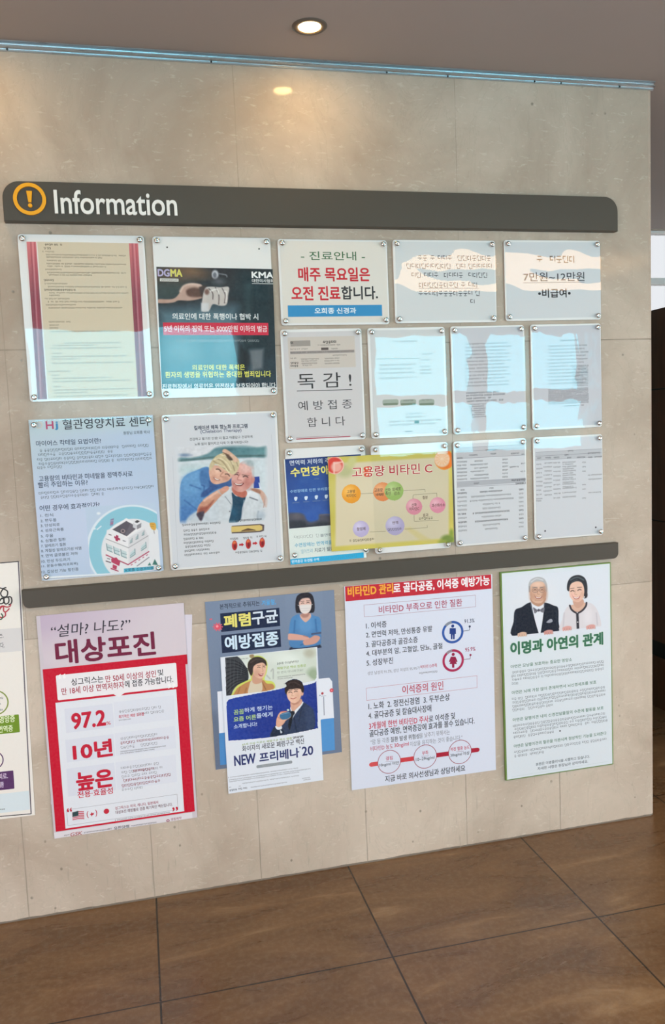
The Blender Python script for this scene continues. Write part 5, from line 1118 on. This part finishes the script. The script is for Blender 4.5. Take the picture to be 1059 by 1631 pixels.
s.text('성인 남성의 91.3%, 성인 여성의 95.9%가', 184, 682, 524, 648, 24, '70707c', -0.005); s.text('비타민 D부족', 528, 642, 636, 628, 24, 'b04a62', 0.0); s.lines([(520, 682, 634, 670)], 12, (120, 120, 130), 0.18, 86, 0.05)
s.use('blue_ring'); s.disc(737, 415, 70, (44, 82, 156), 55); s.disc(737, 415, 71, (128, 134, 148), 54, 95, 135)
def man(x, yy, c):
    s.disc(x, yy - 40, 10, c); s.poly([(x - 20, yy - 26), (x + 20, yy - 26), (x + 21, yy + 12), (x + 13, yy + 12), (x + 12, yy + 46), (x + 2, yy + 46), (x + 1, yy + 16), (x - 1, yy + 16), (x - 2, yy + 46), (x - 12, yy + 46), (x - 13, yy + 12), (x - 21, yy + 12)], c)
man(737, 415, (30, 56, 124)); s.line([(806, 408), (846, 402)], 4, (110, 116, 134)); s.line([(846, 402), (847, 380)], 4, (110, 116, 134)); s.disc(847, 378, 7, (50, 56, 86)); s.text('91.3%', 812, 346, 878, 338, 26, '4c5470', 0.0)
s.use('crimson_ring'); s.disc(740, 599, 70, (164, 34, 78), 55); s.disc(740, 599, 71, (140, 126, 138), 54, 95, 130)
s.disc(740, 559, 10, (140, 24, 64)); s.poly([(725, 574), (755, 574), (768, 606), (760, 610), (752, 592), (764, 622), (748, 622), (747, 646), (733, 646), (732, 622), (716, 622), (728, 592), (720, 610), (712, 606)], (140, 24, 64))
s.line([(810, 592), (850, 588)], 4, (130, 110, 124)); s.line([(850, 588), (851, 566)], 4, (130, 110, 124)); s.disc(852, 563, 7, (140, 40, 76)); s.text('95.9%', 818, 530, 884, 522, 26, '9a3c60', 0.0)
s.use('box_heading#2', (540, 1070, 4.073)); s.frame((174, 104), (895, 26), (178, 186), (896, 104), (178, 74, 88), 0.0009); s.text('이석증의 원인', 410, 118, 676, 88, 56, 'b04658', 0.0)
s.use(); TX = '33343e'
s.text('1. 노화  2. 정전신경염  3. 두부손상', 190, 220, 718, 166, 46, TX, 0.006); s.text('4. 골다공증 및 칼슘대사장애', 190, 282, 598, 238, 46, TX, 0.01)
s.text('3개월에 한번 비타민D 주사', 194, 350, 580, 308, 46, 'b8304a', 0.012); s.text('로 이석증 및', 582, 304, 752, 286, 44, TX, 0.014)
s.text('골다공증 예방, 면역증강에 효과를 볼수 있습니다.', 196, 402, 878, 318, 46, TX, 0.016)
s.text('“암 등 각종', 202, 456, 326, 442, 34, '6c6e7a', -0.006); s.text('질환 발생 위험성', 334, 440, 520, 416, 34, '44464e', 0.008); s.text('을 낮추기 위해서는', 522, 416, 718, 388, 34, '6c6e7a', -0.006)
s.text('비타민D 농도', 204, 500, 350, 482, 32, 'b0566a', 0.0); s.text('30ng/ml', 358, 482, 452, 470, 32, 'b8405a', 0.004); s.text('이상을 유지하는 것이 좋습니다.”', 460, 470, 800, 424, 32, '6c6e7a', -0.006)
s.use('level_scale')
s.line([(208, 602), (420, 572)], 28, (204, 76, 80)); s.line([(400, 574), (640, 540)], 28, (196, 60, 68)); s.line([(620, 543), (898, 506)], 28, (164, 28, 52)); s.disc(208, 602, 13, (204, 76, 80)); s.disc(898, 506, 13, (164, 28, 52))
for (x, yy, a, ax, b, bx) in ((325, 584, '결핍', 22, '10ng/ml 미만', 64), (558, 550, '부족', 20, '10~29ng/ml', 60), (784, 520, '적정 혈중 농도', 62, '30ng/ml 이상', 62)):
    s.disc(x, yy, 76, (150, 66, 84)); s.disc(x, yy, 72, (206, 210, 226)); s.text(a, x - ax, yy - 22 + ax * 0.06, x + ax, yy - 26 - ax * 0.06, 25, 'b8405a', 0.005); s.text(b, x - bx, yy + 21, x + bx, yy + 9, 26, '44444e', 0.0); s.line([(x - 24, yy - 2), (x + 24, yy - 5)], 2, (140, 110, 124))
s.use(); s.text('지금 바로 의사선생님과 상담하세요', 298, 692, 818, 628, 42, '2c2c36', 0.016)
tag(s.build(), 'white vitamin D poster with a red banner, blue and crimson rings and numbered causes', 'poster', G)

# --- tinnitus and zinc, on a green-edged board
K = (780, 880, 4.8136)
M_GREEN = plaster_material('green_edge', (0.17, 0.27, 0.075), 0.3)
s = Sheet('printed_face', [(76, 160), (908, 88), (148, 1742), (952, 1614)], -0.0094, (206, 212, 220), crop=K, thick=0.0005, material=M_GLOSSINK)
yb_ = -0.0088
Wc = [wall_pt(K[0] + a / K[2], K[1] + b / K[2], yb_) for a, b in ((62, 155), (915, 78), (140, 1754), (960, 1620))]
pb = empty('wall_poster', (s.c[0], yb_, s.c[1]), (0, -s.a, 0)); tag(pb, 'green-edged board with an older couple in formal dress above green lettering', 'poster', G)
w_ = (Wc[1][0] - Wc[0][0] + Wc[3][0] - Wc[2][0]) / 2; h_ = (Wc[0][2] - Wc[2][2] + Wc[1][2] - Wc[3][2]) / 2
v, f = slab_vf(outline(w_, h_, (0.002,) * 4), 0.0, -yb_, 0.001); link('board', v, f, M_GREEN, pb)
s.use('portrait_picture', (800, 905, 5.883)); TB = (208, 212, 222)
p = s.paint((14, 60), (992, 20), (60, 650), (992, 610), 0.00105, TB); p.ell(350, 300, 200, 200, (212, 214, 222), 0, 200)
# his suit
p.poly([(90, 632), (105, 500), (118, 395), (180, 365), (265, 318), (400, 322), (480, 350), (522, 375), (526, 500), (530, 588), (430, 600), (330, 612)], (20, 26, 42), 5)
p.poly([(268, 318), (330, 350), (392, 322), (388, 400), (360, 606), (338, 608), (300, 480), (276, 390)], (214, 216, 226), 5).line([(268, 330), (300, 480), (336, 606)], 5, (12, 16, 28), 5).line([(392, 330), (388, 430), (362, 604)], 5, (12, 16, 28), 5).line([(128, 420), (120, 620)], 6, (36, 44, 62), 8).line([(505, 400), (512, 580)], 6, (36, 44, 62), 8)
p.poly([(290, 366), (338, 392), (390, 366), (392, 405), (376, 416), (340, 400), (306, 424), (294, 400)], (112, 110, 122), 5).ell(340, 394, 11, 13, (74, 72, 84), 0, 4).line([(300, 380), (320, 405)], 4, (70, 68, 80), 4).line([(378, 376), (366, 402)], 4, (70, 68, 80), 4)
p.poly([(412, 508), (440, 480), (464, 478), (470, 500), (445, 512)], (150, 152, 164), 6)
p.poly([(268, 270), (400, 270), (392, 325), (345, 358), (300, 345), (272, 318)], (176, 134, 112), 6)
p.poly([(252, 210), (258, 150), (300, 112), (370, 112), (408, 150), (414, 220), (402, 280), (365, 325), (310, 325), (268, 288)], (206, 166, 144), 5).ell(300, 270, 22, 28, (188, 142, 120), 0, 26, 0.6).ell(384, 266, 18, 30, (180, 136, 114), 0, 26, 0.6).ell(330, 150, 50, 26, (222, 186, 166), 0, 36)
p.poly([(246, 220), (246, 150), (270, 105), (330, 82), (390, 98), (418, 150), (418, 215), (404, 220), (402, 165), (380, 130), (330, 124), (290, 135), (262, 165), (258, 222)], (170, 170, 174), 7).line([(270, 130), (320, 98), (380, 112)], 8, (206, 206, 210), 10).line([(254, 170), (256, 220)], 6, (120, 120, 126), 6)
p.ell(306, 207, 27, 22, (186, 146, 126), 0, 4, 0.5).ell(372, 205, 26, 22, (186, 146, 126), 0, 4, 0.5)
for x in (306, 372): p.line([(x - 27 + 54 * 0.5 * (1 + math.cos(t)) , 206 + 22 * math.sin(t)) for t in np.linspace(0, 6.28, 16)], 3, (90, 82, 84), 3, 1, 0); p.eye(x, 204, 12, 0)
p.line([(333, 203), (345, 203)], 3, (90, 82, 84), 3).line([(282, 178), (326, 180)], 6, (130, 116, 112), 5).line([(352, 180), (396, 176)], 6, (130, 116, 112), 5).line([(336, 210), (326, 240), (350, 244)], 4, (166, 118, 96), 5).poly([(306, 264), (338, 272), (372, 262), (360, 284), (320, 285)], (150, 84, 78), 4).poly([(312, 267), (338, 274), (366, 265), (350, 278), (324, 279)], (240, 232, 226), 3)
p.ell(400, 240, 20, 60, (170, 124, 102), 0, 30, 0.7).ell(268, 250, 16, 50, (178, 132, 110), 0, 26, 0.6).line([(310, 300), (366, 300)], 10, (176, 130, 108), 12, 0.6).line([(294, 240), (304, 266)], 4, (170, 122, 100), 6, 0.8).line([(386, 236), (376, 262)], 4, (170, 122, 100), 6, 0.8)
# her jacket
p.poly([(536, 588), (560, 480), (580, 410), (628, 352), (790, 322), (860, 350), (905, 430), (925, 545), (860, 556), (700, 572)], (206, 200, 206), 6).line([(580, 420), (570, 560)], 9, (186, 180, 190), 12).line([(880, 420), (890, 530)], 9, (184, 178, 188), 12).ell(800, 450, 40, 80, (214, 208, 214), 0, 50)
p.poly([(640, 350), (770, 322), (770, 370), (710, 412), (660, 390)], (206, 166, 148), 6).line([(632, 350), (650, 390), (700, 420), (750, 395), (782, 355), (788, 325)], 17, (48, 44, 54), 4).line([(702, 420), (708, 566)], 24, (42, 40, 50), 4, 1, 0).ell(706, 505, 6, 6, (210, 206, 210), 0, 3).ell(702, 415, 6, 6, (200, 196, 204), 0, 3)
p.poly([(664, 300), (750, 290), (762, 330), (720, 372), (680, 360)], (196, 152, 134), 6)
p.poly([(626, 210), (632, 150), (680, 118), (740, 120), (772, 165), (772, 230), (755, 280), (715, 316), (670, 308), (636, 268)], (222, 182, 164), 5).ell(752, 250, 18, 30, (198, 154, 136), 0, 26, 0.6).ell(660, 255, 24, 22, (228, 180, 166), 0, 24)
p.poly([(606, 200), (612, 130), (650, 80), (715, 64), (770, 90), (794, 150), (796, 230), (786, 276), (764, 278), (768, 220), (760, 165), (735, 130), (690, 124), (645, 145), (630, 180), (626, 215)], (42, 44, 52), 6).line([(640, 110), (700, 85), (760, 110)], 9, (88, 100, 106), 12).line([(650, 130), (700, 105)], 5, (70, 80, 86), 8).ell(782, 250, 16, 28, (44, 40, 46), 0, 8)
p.eye(656, 214, 16, -4).eye(722, 204, 16, -8).line([(636, 192), (672, 186)], 5, (90, 72, 70), 4).line([(702, 180), (742, 178)], 5, (90, 72, 70), 4).line([(686, 210), (678, 244), (698, 246)], 4, (186, 140, 122), 5).poly([(660, 266), (695, 274), (728, 260), (716, 286), (680, 290)], (168, 84, 86), 4).poly([(666, 269), (695, 276), (722, 264), (706, 281), (682, 283)], (244, 236, 232), 3).ell(768, 270, 5, 7, (220, 216, 220), 0, 3)
p.line([(648, 240), (660, 266)], 4, (196, 146, 130), 6, 0.8).line([(742, 230), (730, 258)], 4, (196, 146, 130), 6, 0.8).ell(700, 300, 34, 14, (204, 156, 138), -6, 14, 0.6)
# the edge they hold and their hands
p.poly([(60, 640), (340, 608), (940, 542), (990, 540), (990, 660), (60, 680)], TB, 3, 1, 0)
for x, yy, c in ((185, 622, (206, 170, 150)), (432, 602, (196, 140, 134)), (606, 566, (206, 152, 146)), (828, 552, (206, 152, 146))):
    p.ell(x, yy - 4, 44, 20, c, -10, 5)
    for k in range(4): p.line([(x - 34 + 22 * k, yy - 6 - 2 * k), (x - 34 + 22 * k, yy + 16 - 2 * k)], 14, c, 5).line([(x - 23 + 22 * k, yy), (x - 23 + 22 * k, yy + 14)], 3, tuple(int(q * 0.72) for q in c), 4)
p.done()
s.use('headline', (780, 880, 4.8136)); s.text('이명과 아연의 관계', 158, 736, 868, 660, 98, '35684f', 0.05, edge='c3d6cc', ew=0.04)
s.use(None, (780, 1030, 4.8136)); GH = '44705a'
for t, x0, ya, x1, yb in (('아연은 모낭을 보호하는 중요한 영양소', 160, 152, 630, 100), ('아연은 뇌에 가장 많이 존재하면서 뇌신경세포를 보호', 168, 352, 816, 272), ('아연은 달팽이관 내의 신경전달물질의 수준에 활동을 보호', 176, 562, 872, 468), ('아연은 달팽이관의 혈관을 이완시켜 정상적인 기능을 도와준다', 184, 766, 894, 660)): s.text(t, x0, ya, x1, yb, 27, GH, 0.004)
TC = (92, 100, 112)
s.lines([(162, 198, 874, 116), (164, 226, 876, 142), (164, 256, 876, 170), (166, 286, 222, 280), (170, 402, 888, 312), (172, 430, 888, 338), (174, 460, 890, 366), (174, 488, 492, 446), (178, 610, 886, 512), (180, 638, 888, 538), (180, 668, 900, 562), (182, 696, 498, 650), (186, 814, 888, 706), (188, 842, 418, 806)], 19, TC, 0.13, 91, 0.12)
s.text('본원은 이명클리닉을 시행하고 있습니다.', 352, 906, 766, 838, 24, '4a525c', 0.006); s.text('자세한 사항은 원장님과 상의하세요.', 366, 938, 752, 876, 24, '4a525c', 0.006); s.disc(538, 646, 6, (60, 60, 66)); s.line([(170, 998), (905, 880)], 2, (186, 196, 200))
s.use(); s.build(pb)
